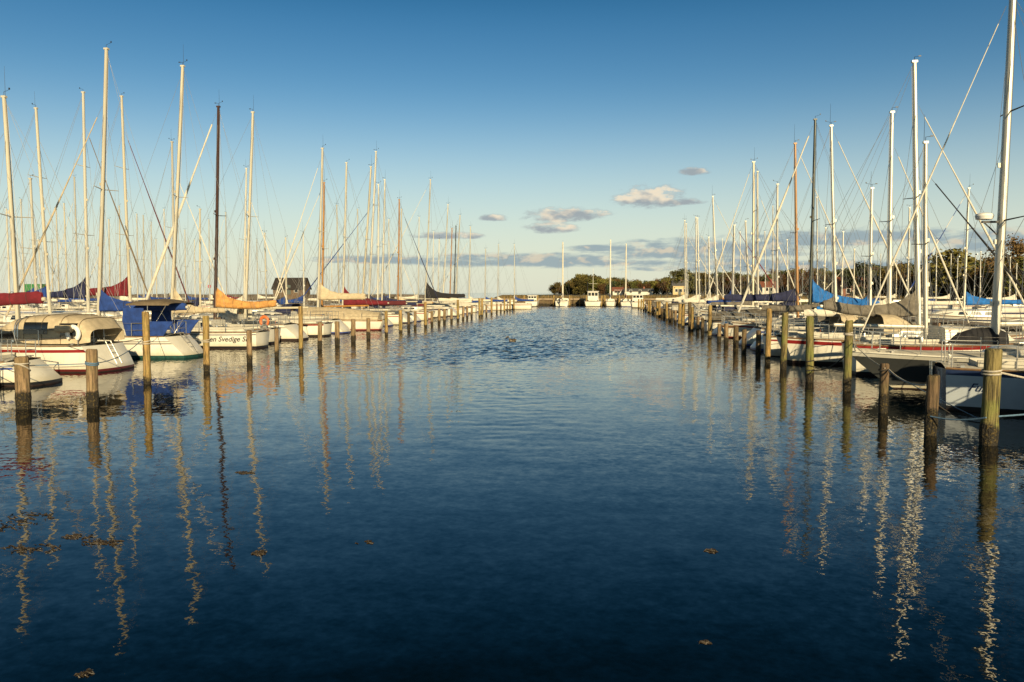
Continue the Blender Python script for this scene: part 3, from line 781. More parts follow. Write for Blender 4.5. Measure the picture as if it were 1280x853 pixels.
# ------------------------------------------------------------------ boats, left front row (sterns to the fairway)
LG = 'sailing boats in the left front row'; RG = 'sailing boats in the right front row'
def desc(p):
    bits = []
    if p.get('mast_h'):
        mm = p.get('mastmat', ALU); bits.append({'mast_dark_brown': 'dark brown mast', 'mast_black_green': 'black mast', 'mast_spruce': 'varnished wooden mast', 'mast_grey': 'grey mast'}.get(mm.name, 'pale mast'))
    if p.get('cover'): bits.append(f"{p['cover']} sail cover")
    elif p.get('tarp'): bits.append(f"{p['tarp']} tarpaulin")
    elif p.get('mast_h'): bits.append('bare boom')
    else: bits.append('no mast')
    return ', '.join(bits)
nL = 0
def L(Y, k, mast=None, label=None, xe=-15.5, end='stern', bd=-1, **kw):
    global nL; nL += 1
    kw.setdefault('detail', 2 if Y < 48 else (1 if Y < 80 else 0)); kw.setdefault('wire', .006 if Y < 50 else .008)
    p = kit(k, **kw); 
    if mast: p['mast_h'] = 1
    lb = label or f"white boat, {desc(p)}, {ordinal(nL)} from near end, left row"
    return place(p, end, bd, Y, xe, mast, label=lb, group=LG)

L(18.3, 'small', None, 'small white boat cut by the left photo edge, nearest in the left row', xe=-15.7, L=6.2, B=2.0, tw=.5, fs=.6, fb=.8, kit='dinghy', mast_x=3.4, mast_h=8.6, lean=-.2, cover=None, stripe=GEL)
b2 = L(21.2, 'racer', None, 'low white boat with blue side stripe and dark red sail cover behind grey post', xe=-15.7, B=2.4, mast_x=3.8, mast_h=10.4, lean=-.3, cover='red', boom=3.6, boom_z=2.22, boom_up=.20, cov_h=.8, cov_h1=.23, cov_w=.13, stripe=BLUEP, stern='scoop', kit='racer_scoop', ks=[0, .45, .55, .64, .74, 1.0], stripe_rows=[5], boot=BLACK, fs=.66, fb=.86, jib='red', cab_h=.30)
b3 = L(25.3, 'big', (22, 5, 122), 'white yacht with beige cockpit canopy, red side stripe and lifebuoy on its stern', xe=-16.2, L=9.0, B=3.0, fs=.86, fb=1.12, stripe=RED, ks=[0, .42, .62, .73, .86, 1.0], stripe_rows=[5], boot=mat('boot_dark_red', (.10, .012, .012), .4), kit='canopy', ladder=True, buoy=1, jib='white', scoop=.5, cabmat=CREAM, boom=None, cover=None, spreaders=1, frac=.85)
b4 = L(30.9, 'cruiser', (122, 133, 62), 'white yacht with blue sail cover on a thick white mast and blue cockpit tent', xe=-16.4, boot=ANTIG, anti=ANTIG, cover='blue', cov_h=.85, cov_h1=.19, cov_w=.16, boom=3.7, boom_z=1.95, jib='beige', stripe=ALUG, ks=[0, .60, .68, .72, .78, 1.0], stripe_rows=[3, 5], ladder=True, kit='cruiser_tent', mast_r=.085, frac=.80, fenders=[], spreaders=1)
b5 = L(36.3, 'small', (213, 240, 83), 'white boat lettered on its side, beige sail cover, mast raked well aft', xe=-15.85, cover='beige', cov_h=1.5, cov_h1=.10, boom=2.6, boom_z=1.72, L=8.8, kit='lettered', frac=.95, mast_r=.085, stripe=NAVY, ks=[0, .55, .70, .82, .88, 1.0], stripe_rows=[5])
L(39.5, 'small', (268, 273, 134), 'white boat with orange sail cover on a dark brown mast, behind the lettered boat', xe=-16.6, mastmat=MDARK, cover='orange', cov_h=1.05, cov_h1=.24, cov_w=.19, boom=3.2, boom_z=1.95, sag=.10, jib='white', kit='small_o', frac=.97, jib_r=.07, L=7.6, mast_r=.085, buoy=1, buoymat=ORANGE)
L(42.6, 'cruiser', (306, 316, 141), xe=-16.3, stripe=ALUG, cover=None, hood='white', boot=ANTI, kit='cruiser_g', fenders=[.1], fendmat=ORANGE, mast_r=.08)
L(46.4, 'small', None, xe=-16.2, stripe=RED, kit='small_r', hood=None)
L(50.0, 'cruiser', None, xe=-16.2, hood='navy', stripe=NAVY, kit='cruiser_n')
L(54.0, 'classic', (397, 403, 186), xe=-14.8, tarp='beige', cover='beige', cov_h=1.3, cov_h1=.3, cov_w=.22, boom=3.3, boom_z=2.2, jib='white', mast_r=.09, frac=.93, has_cabin=False, kit='classic_t', dip=.05)
L(57.4, 'classic', (402, 405, 229), xe=-16.2, mastmat=SPRUCE, wood=True, jib='white', toemat=TEAK)
L(60.8, 'cruiser', (428, 433, 204), xe=-16.2, cover='red', cov_h=1.5, boom=3.5, kit='cruiser_g2', stripe=RED)
L(64.1, 'racer', (452, 466, 209), xe=-16.2, cover='dark red', boom=3.6, cov_h1=.24)
L(67.4, 'big', (460, 470, 190), xe=-16.2, jib='blue', cover='navy', cov_h=.9, frac=.66)
L(70.7, 'cruiser', (472, 473, 231), xe=-16.2, cover=None, hood='navy', kit='cruiser_n')
L(74.0, 'racer', (477, 481, 225), xe=-16.2, cover='navy', boom=3.8)
L(77.3, 'classic', (497, 499, 250), xe=-16.2, mastmat=SPRUCE, cover='beige', wood=True)
L(80.6, 'small', (501, 502, 262), xe=-23.0, end='stern', bd=1, jib='navy', cover=None)
L(83.8, 'small', None, xe=-16.2, hood='red', kit='small_r')
L(87.2, 'big', (531, 538, 225), xe=-16.2, cover='black', cov_h=2.0, cov_h1=.32, cov_w=.22, boom=4.4, boom_z=2.1, jib='white')
L(90.6, 'cruiser', None, xe=-16.2, tarp='white', kit='cruiser_g')
L(94.0, 'racer', (547, 549, 300), xe=-16.2, cover='white', kit='racer')
L(97.4, 'cruiser', (553, 560, 256), xe=-16.2, cover='white', boom=3.5)
L(100.8, 'small', (562, 565, 286), xe=-16.2, cover='white', mastmat=SPRUCE)
L(104.2, 'racer', (567, 570, 283), xe=-16.2, cover='blue', mastmat=MBLACK)
L(107.5, 'cruiser', (569, 575, 270), xe=-16.2, cover=None, kit='cruiser_g2', hood='beige')
L(110.9, 'small', None, xe=-16.2, tarp='white')
L(114.4, 'cruiser', (586, 588, 284), xe=-16.2, cover='white', boom=3.2, jib='white', kit='cruiser_g')
L(118.0, 'racer', (606, 607, 312), xe=-14.9, cover='blue')
L(121.5, 'small', (622, 623, 306), xe=-14.7, cover='white')
L(125.0, 'racer', (643, 643, 306), xe=-13.8, cover='blue', L=7.4, kit='racer_s')

# second left row, moored to the other side of the pier (bows to the pier), and the rows behind it
nB = 0
def back(px, tx, ty, X, k='cruiser', grp='masts and boats behind the left pier', where='behind the left pier', bd=1, **kw):
    global nB; nB += 1
    Y = at_x(px, X); kw.setdefault('detail', 0); kw.setdefault('wire', .009)
    p = kit(k, **kw); p['mast_h'] = 1
    return place(p, 'bow', bd, Y, X+bd*4.2, (px, tx, ty), label=f"white boat, {desc(p)}, {ordinal(nB)} {where}", group=grp)
back(62, 45, 136, -29, 'big', cover='blue', boom_z=2.3)
back(110, 104, 116, -29, 'big', cover='navy', jib='brown', cov_h=1.15, boom_z=2.4)
back(163, 152, 121, -29, 'big', cover='red', jib='dark red', cov_h=1.2, cov_h1=.33, boom_z=2.5)
back(219, 215, 178, -29, 'cruiser', cover='blue', jib='white')
back(305, 308, 211, -30, 'racer', cover='white', jib='white')
back(46, 38, 224, -30.5, 'cruiser', cover='blue', boom_z=2.2)
back(250, 250, 262, -29, 'small', cover='navy')
back(333, 331, 292, -29, 'small', cover=None)
back(358, 357, 298, -29, 'small', cover='blue')
back(380, 379, 292, -29, 'racer', cover='blue')
back(424, 421, 257, -29, 'cruiser', cover='white')
back(448, 447, 262, -29, 'small', cover='blue')
back(487, 486, 275, -29, 'racer', cover='blue', jib='white')
back(523, 524, 272, -27, 'cruiser', cover='white')
back(541, 542, 290, -27, 'small', cover=None)
nB = 0
W3 = 'across the second left channel'; G3 = 'boats beyond the second left channel'
for px, ty in [(12, 262), (30, 250), (52, 300), (74, 262), (84, 255), (97, 222), (137, 275), (150, 258), (172, 268), (180, 270), (206, 262), (232, 288), (262, 275), (283, 266), (322, 300), (415, 300), (436, 305)]:
    k = ['cruiser', 'racer', 'small'][int(px) % 3]
    back(px, px-(4 if px < 120 else 1), ty, -58-(px*7 % 10)*.15, k, G3, W3, -1, cover=['blue', None, 'white', 'red'][int(px) % 4], jib=[None, 'white'][int(px) % 2])
nB = 0
for px, ty in [(20, 300), (45, 292), (66, 300), (108, 290), (128, 285), (160, 296), (190, 278), (196, 300), (244, 300)]:
    back(px, px-1, ty, -69-(px*3 % 10)*.1, ['small', 'racer'][px % 2], 'boats of the outermost left row', 'in the outermost left row', 1, cover=[None, 'blue'][px % 2])

# ------------------------------------------------------------------ right front row
nR = 0
def Rr(Y, k, mast=None, label=None, xe=6.9, end='stern', **kw):
    global nR; nR += 1
    bd = 1 if end == 'stern' else -1
    kw.setdefault('detail', 2 if Y < 48 else (1 if Y < 80 else 0)); kw.setdefault('wire', .006 if Y < 50 else .008)
    p = kit(k, **kw)
    if mast: p['mast_h'] = 1
    lb = label or f"white boat, {desc(p)}, {ordinal(nR)} from near end, right row"
    return place(p, end, bd, Y, xe, mast, label=lb, group=RG)
b0 = Rr(15.0, 'big', None, 'unseen white yacht, raised to shade its neighbour, nearest in the right row', xe=8.6, fs=1.6, fb=1.7, B=3.2, kit='tall', hood='green', mast_x=4.2, mast_h=11, lean=-.2, cover='green', boom_z=2.0)  # out of view; placed and given high sides so its shadow falls on the next hull
r1 = Rr(19.2, 'small', None, 'pale hulled yacht with dark transom and a name in script on its side', xe=7.75, L=8.2, B=2.3, fs=.93, fb=1.15, hull=PALEBLUE, stripe=NAVY, ks=[0, .3, .62, .74, .84, 1.0], stripe_rows=[6], transom=NAVY, boot=BLACK, mast_x=4.6, mast_h=10.5, lean=-.2, cover='black', boom=2.8, boom_z=1.75, kit='script', ladder=True, cab_h=.30)
b0[0].rotation_euler.z = R(-13); r1[0].rotation_euler.z = R(-14)
r2 = Rr(22.6, 'big', (1243, 1266, -6, 430), 'large grey hulled yacht, bow to the fairway, thick mast carrying a radar dome', xe=6.75, end='bow', hull=GREY, toemat=GEL, stripe=GEL, ks=[0, .3, .6, .78, .87, 1.0], stripe_rows=[6], boot=GEL, L=10.8, B=3.1, fs=.92, fb=1.0, kit='greyyacht', bow_rake=1.5, jib='white', jib_r=.022, mast_r=.105, cab_h=.26, dark_spread=True, spreaders=2, cover=None, boom=3.6, cabin=(.34, .66), frac=.97, wire=.006)
r2b = Rr(26.9, 'small', (1158, 1157, 179, 405), 'white boat with red band along its cabin top behind the grey yacht', xe=8.5, L=6.6, cover=None, jib='black', jib_r=.035, stripe=RED, kit='redband', fs=.95, fb=1.15, cab_h=.5, mast_r=.07)
r3 = Rr(30.8, 'classic', (1149, 1143, 78, 410), 'white yacht with red side stripe, grey sail cover and an anchor hung outside', xe=6.7, cover='grey', cov_h=.95, cov_h1=.26, cov_w=.18, sag=.14, boom=3.3, boom_z=1.85, boom_up=.25, stripe=RED, ks=[0, .35, .62, .76, .92, 1.0], stripe_rows=[5], boot=ANTI, L=9.2, B=2.8, fs=.95, fb=1.15, kit='redstripe', tw=.5, hood='beige', jib='white', mast_r=.09, anchor=True)
Rr(34.2, 'racer', (1112, 1115, 141, 395), xe=6.9, jib='white', cover='white', mast_r=.085, hood='beige')
Rr(37.4, 'cruiser', (1088, 1090, 236, 380), xe=7.0, cover='bright blue', hood='grey', kit='cruiser_g', boom=2.2)
Rr(40.6, 'cruiser', (1046, 1039, 158, 375), xe=7.0, jib='white', cover='grey', mast_r=.08, hood='grey')
Rr(43.6, 'racer', (1012, 1019, 150, 372), xe=7.0, end='bow', mastmat=MBLACK, cover='bright blue', cov_h=1.15, cov_h1=.30, cov_w=.2, boom=3.4, boom_z=2.2, boom_up=-.3, jib='white', jib_r=.06, mast_r=.085, hood='white', frac=.97)
Rr(47.0, 'classic', (998, 994, 180, 372), xe=6.9, mastmat=SPRUCE, cover='navy', boom=4.0, cov_h1=.26, boom_z=2.2, wood=True, jib='white', mast_r=.085)
Rr(50.4, 'cruiser', (972, 972, 231, 372), xe=7.0, hood='black', cover=None, kit='cruiser_n')
Rr(53.8, 'small', None, xe=6.9, tarp='grey')
Rr(57.2, 'big', (941, 942, 203, 372), xe=7.0, end='bow', jib='white', hood='navy', mast_r=.095)
Rr(60.6, 'racer', (948, 947, 215, 372), xe=6.8, cover='grey', jib='white')
Rr(64.0, 'small', (938, 932, 277, 372), xe=7.0, hood='navy', cover='blue')
Rr(67.4, 'cruiser', (916, 918, 282, 372), xe=6.9, cover='blue', cov_h=1.3, boom=2.0, jib='red', mast_r=.10)
Rr(70.8, 'racer', None, xe=7.0, hood='navy')
Rr(75.5, 'cruiser', (898, 891, 246, 372), xe=6.9, cover='white', jib='white')
Rr(79.0, 'small', (888, 886, 297, 372), xe=6.9, cover='white')
Rr(82.4, 'racer', None, xe=6.9, tarp='white')
Rr(86.0, 'cruiser', (875, 872, 273, 372), xe=6.9, cover='white', jib='white')
Rr(89.5, 'racer', (871, 870, 272, 372), xe=6.9, cover='white', kit='racer')
Rr(93.0, 'small', None, xe=6.9, tarp='grey')
Rr(96.5, 'small', None, xe=6.9, hood='navy')
Rr(100.0, 'cruiser', (857, 856, 276, 372), xe=6.9, cover='white', jib='white')
Rr(103.5, 'racer', (859, 858, 280, 372), xe=6.9, cover='white')
for i, Y in enumerate([107, 110.5, 114, 117.5, 121, 124.5, 128]):
    Rr(Y, ['small', 'cruiser', 'racer'][i % 3], None, xe=6.9, tarp=[None, 'white', 'grey'][i % 3], hood=['navy', None, None][i % 3])
nB = 0
def backr(px, tx, ty, X, k='cruiser', **kw): return back(px, tx, ty, X, k, 'boats behind the right pier', 'behind the right pier', -1, **kw)
for px, tx, ty, k, kw in [(1205, 1211, 236, 'big', dict(cover='bright blue', jib='striped')), (1134, 1137, 260, 'cruiser', dict(cover='white')), (1067, 1068, 312, 'racer', dict(cover='white', jib='white')),
    (1052, 1054, 290, 'small', dict(cover=None)), (1030, 1032, 285, 'cruiser', dict(cover='white')), (1022, 1021, 247, 'racer', dict(cover='beige', mastmat=ALUG)), (985, 984, 300, 'small', dict(cover='white')),
    (966, 966, 258, 'cruiser', dict(cover='blue')), (957, 956, 290, 'small', dict(cover=None)), (926, 925, 290, 'small', dict(cover='white')), (904, 903, 299, 'racer', dict(cover='white')), (882, 881, 310, 'small', dict(cover='white'))]:
    backr(px, tx, ty, 23.0, k, **kw)
nB = 0
for i, (px, ty) in enumerate([(1248, 310), (1270, 330), (1262, 322), (1170, 300), (1188, 318), (1225, 315), (1100, 318), (1120, 326), (1080, 325), (1040, 322), (1003, 328), (1160, 330)]):
    back(px, px+1, ty, 50+(i % 3)*2, ['small', 'cruiser', 'racer'][i % 3], 'boats of the far right row', 'in the far right row', 1, cover=['blue', 'white', None][i % 3])

# ------------------------------------------------------------------ individual fittings of the near boats
def child(root, name):
    return [c for c in root.children if c.name.split('.')[0] == name][0]
# beige cockpit canopy with windows
def canopy(b):
    root, p, X0 = b; sheer, plan, pt, xs = boat_shape(p)
    zd = sheer(.2)+.08
    K = lambda x: .30+(x-.75)*.80
    stations = [(K(a), b_, c_, d_*.80) for a, b_, c_, d_ in [(.75, .95, .05, .52), (1.15, 1.06, .0, 1.02), (1.9, 1.12, 0, 1.15), (2.7, 1.14, 0, 1.17), (3.5, 1.12, .02, 1.10), (3.85, 1.06, .10, .92)]]
    st2 = [(K(a), b_, c_, d_*.80) for a, b_, c_, d_ in [(3.86, .98, .10, .86), (4.25, .96, .16, .80), (4.8, .92, .20, .46), (5.25, .86, .22, .12)]]
    P = lambda s: arch(s[0], s[1], zd+s[2], s[3], 13, .42)
    can = part('cockpit_canopy', None, lambda mb: shell(mb, [P(s) for s in stations], .018), CLOTH['beige'], root, 60)
    fw = part('windscreen_canopy', None, lambda mb: shell(mb, [P(s) for s in st2], .018), CLOTH['beige'], root, 60)
    def win(x0_, x1, k0, k1, z0, z1, sg, par, mt=PVC, slant=.0):
        def f(mb):
            def yy(x, z):
                ss = stations if x < K(3.86) else st2
                for a, c in zip(ss, ss[1:]):
                    if a[0] <= x <= c[0]:
                        u = (x-a[0])/(c[0]-a[0]); w_ = a[1]+(c[1]-a[1])*u; zb = a[2]+(c[2]-a[2])*u; h = a[3]+(c[3]-a[3])*u
                        v = min(.98, max(0, (z-zb)/h)); ang = math.asin(v**(1/.42)) if v > 0 else 0
                        return w_*math.cos(ang)**.42
                return 1
            N = 6; rows = []
            for k in range(N):
                z_ = (z0+(z1-z0)*k/(N-1)); u = k/(N-1); xa = K(x0_+slant*.3*u); xb = K(x1-slant*u)
                rows.append([Vector((xa+(xb-xa)*m/4, sg*(yy(xa+(xb-xa)*m/4, z_*.8)+.016), zd+z_*.8)) for m in range(5)])
            flat = [v for r_ in rows for v in r_]
            mb.add(flat, [((a*5+b, a*5+b+1, a*5+b+6, a*5+b+5) if sg < 0 else (a*5+b+5, a*5+b+6, a*5+b+1, a*5+b)) for a in range(N-1) for b in range(4)])
            mb.add([v-Vector((0, sg*.012, 0)) for v in flat], [((a*5+b+5, a*5+b+6, a*5+b+1, a*5+b) if sg < 0 else (a*5+b, a*5+b+1, a*5+b+6, a*5+b+5)) for a in range(N-1) for b in range(4)])
        part('canopy_window', None, f, mt, par)
    for sg in (1, -1):
        win(2.45, 3.5, 0, 0, .40, .88, sg, can, GLASS); win(1.25, 1.9, 0, 0, .34, .84, sg, can, GLASS, -.05); win(3.95, 5.0, 0, 0, .20, .48, sg, fw, GLASS, .45)
    def frame(mb):
        for x in (K(3.80), K(3.92)): mb.path([v*1.0+Vector((0, 0, .02)) for v in arch(x, 1.10, zd+.08, .745, 13, .42)], .022, 5)
    part('canopy_frame', None, frame, STEEL, root)
    def seams(mb):
        for st in stations[1:5]: mb.path([v+Vector((0, 0, .006)) for v in arch(st[0], st[1]+.008, zd+st[2], st[3]+.008, 13, .42)], .011, 4)
    part('canopy_seam', None, seams, CLOTH['brown'], can)
    # cushions rolled over the rail
    part('rail_cushion', None, lambda mb: mb.path([(.75, 1.22, zd+.50), (1.25, 1.26, zd+.50)], .12, 8), CLOTH['beige'], root)
canopy(b3)
def tent(b):
    root, p, X0 = b; sheer, plan, pt, xs = boat_shape(p); zd = sheer(.2)
    wv = 1.02
    bim = part('bimini', None, lambda mb: shell(mb, [arch(x, wv*1.02, zd+1.25, h, 9, .7) for x, h in ((.5, .10), (.8, .20), (1.3, .26), (1.9, .22), (2.3, .12))], .02), CLOTH['brown'], root, 60)
    def sidepanel(mb):
        for sg in (1, -1):
            q = [(.5, .02), (2.75, .02), (3.05, .12), (2.95, .95), (1.9, 1.10), (1.65, 1.10), (1.65, .62), (1.0, .62), (.40, .28)]
            a = [Vector((x, sg*(wv+.03*math.sin(x*5)), zd+z)) for x, z in q]; i_ = [v-Vector((0, sg*.03, 0)) for v in a]
            mb.rings([i_, a] if sg < 0 else [i_[::-1], a[::-1]])
    for sg in (1, -1):
        def sp(mb, sg=sg):
            for q in ([(.3, .62), (.5, .40), (.75, .05), (2.3, .05), (2.45, .62)], [(1.55, .62), (2.45, .62), (2.40, 1.15), (1.55, 1.15)]):
                n = len(q); a = [Vector((x, sg*(wv+.02), zd+z)) for x, z in q]; i_ = [v-Vector((0, sg*.03, 0)) for v in a]
                if sg < 0: mb.rings([i_[::-1], a[::-1]])
                else: mb.rings([i_, a])
        part('cockpit_tent_panel', None, sp, CLOTH['blue'], root)
    def legs(mb):
        for sg in (1, -1):
            for x in (.6, 1.4, 2.2): mb.path([(1.4, sg*wv*.98, zd+.05), (x, sg*wv*.98, zd+1.3)], .013, 5)
    part('bimini_frame', None, legs, STEEL, root)
tent(b4)
# radar dome and mast bag of the grey yacht
def radar(b):
    root, p, X0 = b; ft, hd = mast_pts(p); z = at_depth(1240, 271, 22.6).z; k = (z-ft.z)/(hd.z-ft.z); q = ft.lerp(hd, k); ms = child(root, 'mast')
    def f(mb):
        rs = []; c = q+Vector((.42, 0, 0))
        for dz, r in ((-.08, .12), (-.07, .20), (.02, .225), (.07, .20), (.10, .11)): rs.append([c+Vector((r*math.cos(a), r*math.sin(a), dz)) for a in [2*math.pi*j/14 for j in range(14)]])
        mb.rings(rs)
    part('radar_dome', None, f, WHITEP, ms)
    part('radar_bracket', None, lambda mb: (mb.box(q+Vector((.25, 0, -.14)), (.45, .10, .05)), mb.path([q+Vector((.06, 0, -.5)), q+Vector((.42, 0, -.15))], .02, 5)), FIT, ms)
    def bag(mb):
        sheer = boat_shape(p)[0]; rs = []
        for i in range(9):
            k2 = i/8; x = p['mast_x']-.3+1.7*k2; h = .42*math.sin(math.pi*min(1, k2+.15))**.6+.04
            rs.append([Vector((x, .30*math.cos(a)*(h+.2), ft.z+.02+max(0, math.sin(a))*h*(1+.15*mnoise.noise(Vector((k2*6, a, 0)))))) for a in [2*math.pi*j/10 for j in range(10)]])
        mb.rings(rs)
    part('sail_bag', None, bag, CLOTH['black'], root, 60)
radar(r2)
def redband(b):
    root, p, X0 = b; side, top, hh = cabin_geo(p); cab = child(root, 'cabin')
    for sg in (1, -1): part('cabin_band', None, window_fn(p, .03, .72, sg, .82, .93), mat('paint_coral_red', (.55, .10, .07), .4), cab)
redband(r2b)

# lettering that follows the hull side
def hull_text(b, text, x_mid, z, size, sg, mt, shear=.35):
    root, p, X0 = b
    cu = bpy.data.curves.new('lettering', 'FONT'); cu.body = text; cu.size = size; cu.shear = shear; cu.align_x = 'CENTER'; cu.offset = .004*size/.3
    tmp = bpy.data.objects.new('lettering_src', cu); COL.objects.link(tmp); bpy.context.view_layer.update()
    me = bpy.data.meshes.new_from_object(tmp.evaluated_get(bpy.context.evaluated_depsgraph_get()))
    bpy.data.objects.remove(tmp); 
    for v in me.vertices:
        x = x_mid + v.co.x*(-sg); zz = z+v.co.y
        v.co = Vector((x, sg*(hull_side_y(p, x, zz)+.006), zz))
    me.materials.clear(); me.materials.append(mt); me.name = 'hull_lettering'
    o = bpy.data.objects.new('hull_lettering', me); COL.objects.link(o); o.parent = root
# left row boats are turned 180 degrees: their side towards the camera is local +y
hull_text(b5, 'Den Svedige Ski', 1.35, .34, .33, 1, BLACK)
hull_text(r1, 'Fur', .60, .46, .25, -1, NAVY, .5)

def anchor(b):
    root, p, X0 = b; x = 3.1; z = .42; y = -hull_side_y(p, x, z)-.06
    def f(mb):
        mb.path([(x, y, z+.42), (x+.10, y, z)], .022, 6); mb.path([(x-.28, y-.05, z+.10), (x-.10, y-.03, z-.02), (x+.10, y, z), (x+.28, y-.03, z-.02), (x+.46, y-.05, z+.10)], .026, 6, .012)
        mb.path([(x-.12, y, z+.36), (x+.12, y, z+.40)], .016, 5)
    part('anchor', None, f, FIT, root)
anchor(r3)

# ------------------------------------------------------------------ mooring posts
PG = {'left': 'mooring posts along the left side of the fairway', 'right': 'mooring posts along the right side of the fairway'}
PROTO = {}
def post_mesh(key, h, r, mt, lean):
    if key in PROTO: return PROTO[key]
    mb = MB(); n = 14; rs = []
    zs = [-1.0, 0.0, .25, .42, .7, 1.0, h*.8, h-.03, h]
    zs = sorted(set(z for z in zs if z <= h))
    sd = (hash(key) if not isinstance(key, tuple) else sum(ord(c) for c in str(key))) % 97
    for i, z in enumerate(zs):
        wet = 1.10 if .05 < z < .40 else 1.0
        k = 1.0 if z < h-.001 else .88
        rs.append([(r*k*wet*(1+.13*mnoise.noise(Vector((math.cos(a)*1.5+sd, math.sin(a)*1.5, z*.8))))*math.cos(a)+lean*z, r*k*wet*(1+.05*mnoise.noise(Vector((math.cos(a)*1.5, math.sin(a)*1.5+sd, z*.8))))*math.sin(a), z+(.12*r*((sd % 5)/2-1)*math.sin(a+sd)+.03*mnoise.noise(Vector((a*2, sd, 0))) if z > h-.05 else 0)) for a in [2*math.pi*j/n for j in range(n)]])
    mb.rings(rs, cap0=False)
    PROTO[key] = mb.mesh('mooring_post', mt, 60); return PROTO[key]
cnt = {'left': 0, 'right': 0}
def post(side, px, Y=None, X=None, top=None, h=None, r=.10, mt=PILE_PALE, tone='pale', wrap=None, lean=0.0):
    cnt[side] += 1
    if Y is None: Y = at_x(px, X, 420)
    X = at_depth(px, 420, Y).x
    if h is None: h = at_depth(px, top, Y).z
    h = round(h, 2)
    o = bpy.data.objects.new('mooring_post', post_mesh((h, r, mt.name, lean), h, r, mt, lean)); COL.objects.link(o); o.location = (X, Y, 0); o.rotation_euler = (rnd.gauss(0, .012), rnd.gauss(0, .012), rnd.uniform(0, 6) if lean == 0 else 0)
    size = 'tall' if h > 1.55 else 'short'
    tag(o, f"{size} {tone} timber mooring post, {ordinal(cnt[side])} from near end of {side} row", 'mooring post', PG[side])
    if wrap:
        def f(mb):
            for k, (z, tilt) in enumerate(wrap[1:]):
                pts = [((r*1.08)*math.cos(a), (r*1.08)*math.sin(a), z+tilt*math.sin(a+1)) for a in [2*math.pi*j/14 for j in range(15)]]; mb.path(pts, .016, 5)
        part('rope_turn', None, f, wrap[0], o)
    return Vector((X, Y, h))
pA = post('left', 26, 16.53, top=446, r=.15, mt=PILE_GREY, tone='grey', wrap=(ROPEW, (1.02, .0), (.93, .10)))
pB = post('left', 113, 16.94, top=437, r=.125, mt=PILE_GREY, tone='brown weathered', wrap=(ROPEB, (1.02, .02), (.98, .02)))
pC = post('left', 182.5, 21.46, top=390, r=.10, mt=PILE_PALE, tone='pale yellow', wrap=(ROPEW, (1.22, .02), (1.15, .0)))
pD = post('left', 257.5, 25.08, top=395, r=.105, mt=PILE_PALE, tone='mossy yellow', wrap=(ROPEW, (1.05, .02), (.98, 0)))
for px, top, Y, tone, mt, r in [(311.5, 413, 29.5, 'grey', PILE_GREY, .10), (345.5, 411, 32.4, 'grey', PILE_GREY, .085), (376, 383, 34.9, 'pale yellow', PILE_PALE, .095), (399.5, 403, 37.0, 'grey', PILE_GREY, .10),
        (421.5, 402, 39.6, 'grey', PILE_GREY, .12), (430, 411, 43.0, 'thin grey', PILE_GREY, .05), (441.5, 399, 42.1, 'grey', PILE_GREY, .12), (460.5, 398, 45.3, 'grey', PILE_GREY, .11), (483, 389, 48.7, 'mossy', PILE_PALE, .10),
        (501, 388, 52.2, 'pale', PILE_PALE, .11), (511, 391, 54.6, 'dark', PILE_DARK, .10), (519, 389, 56.5, 'grey', PILE_GREY, .10), (532, 378, 59.6, 'pale', PILE_PALE, .11), (540, 389, 62.0, 'grey', PILE_GREY, .10), (549, 386, 65.0, 'grey', PILE_GREY, .11),
        (555.5, 386, 67.5, 'grey', PILE_GREY, .11), (564.5, 386, 70.5, 'grey', PILE_GREY, .11), (572.5, 375, 72.5, 'pale', PILE_PALE, .11), (579, 383, 76.5, 'grey', PILE_GREY, .11), (584, 383, 79.5, 'grey', PILE_GREY, .10), (589.5, 382, 82.5, 'grey', PILE_GREY, .10),
        (599.5, 373, 86.7, 'pale', PILE_PALE, .12), (602.5, 373, 89.5, 'pale', PILE_PALE, .12), (608, 381, 93, 'grey', PILE_GREY, .11), (614.5, 372, 96.5, 'pale', PILE_PALE, .12), (621, 380, 101, 'grey', PILE_GREY, .11),
        (626, 380, 105, 'grey', PILE_GREY, .11), (630.5, 372, 109, 'pale', PILE_PALE, .12), (634, 380, 112.5, 'grey', PILE_GREY, .11), (637.5, 373, 116, 'pale', PILE_PALE, .12), (642.5, 373, 121, 'pale', PILE_PALE, .12), (648, 373, 127, 'pale', PILE_PALE, .12)]:
    post('left', px, X=-12.9 if tone != 'thin grey' else -16.5, top=top, r=r, mt=mt, tone=tone)
q1 = post('right', 1240.5, 14.4, top=437, r=.135, mt=PILE_GREEN, tone='thick mossy', wrap=(ROPEW, (1.28, .02), (1.22, .01)), lean=.012)
q2 = post('right', 1167, 15.26, top=469, r=.105, mt=PILE_DARK, tone='dark weathered', lean=.02)
q3 = post('right', 1106.5, 18.0, top=455, r=.095, mt=PILE_DARK, tone='dark brown', wrap=(ROPED, (.94, .02)), lean=.012)
q4 = post('right', 1060.5, 21.8, top=401, r=.10, mt=PILE_GREEN, tone='mossy', wrap=(ROPEW, (1.55, .02), (1.5, 0)), lean=.01)
q5 = post('right', 1013.5, 23.96, top=396, r=.11, mt=PILE_GREEN, tone='mossy', wrap=(ROPED, (.35, .02), (.62, .02)))
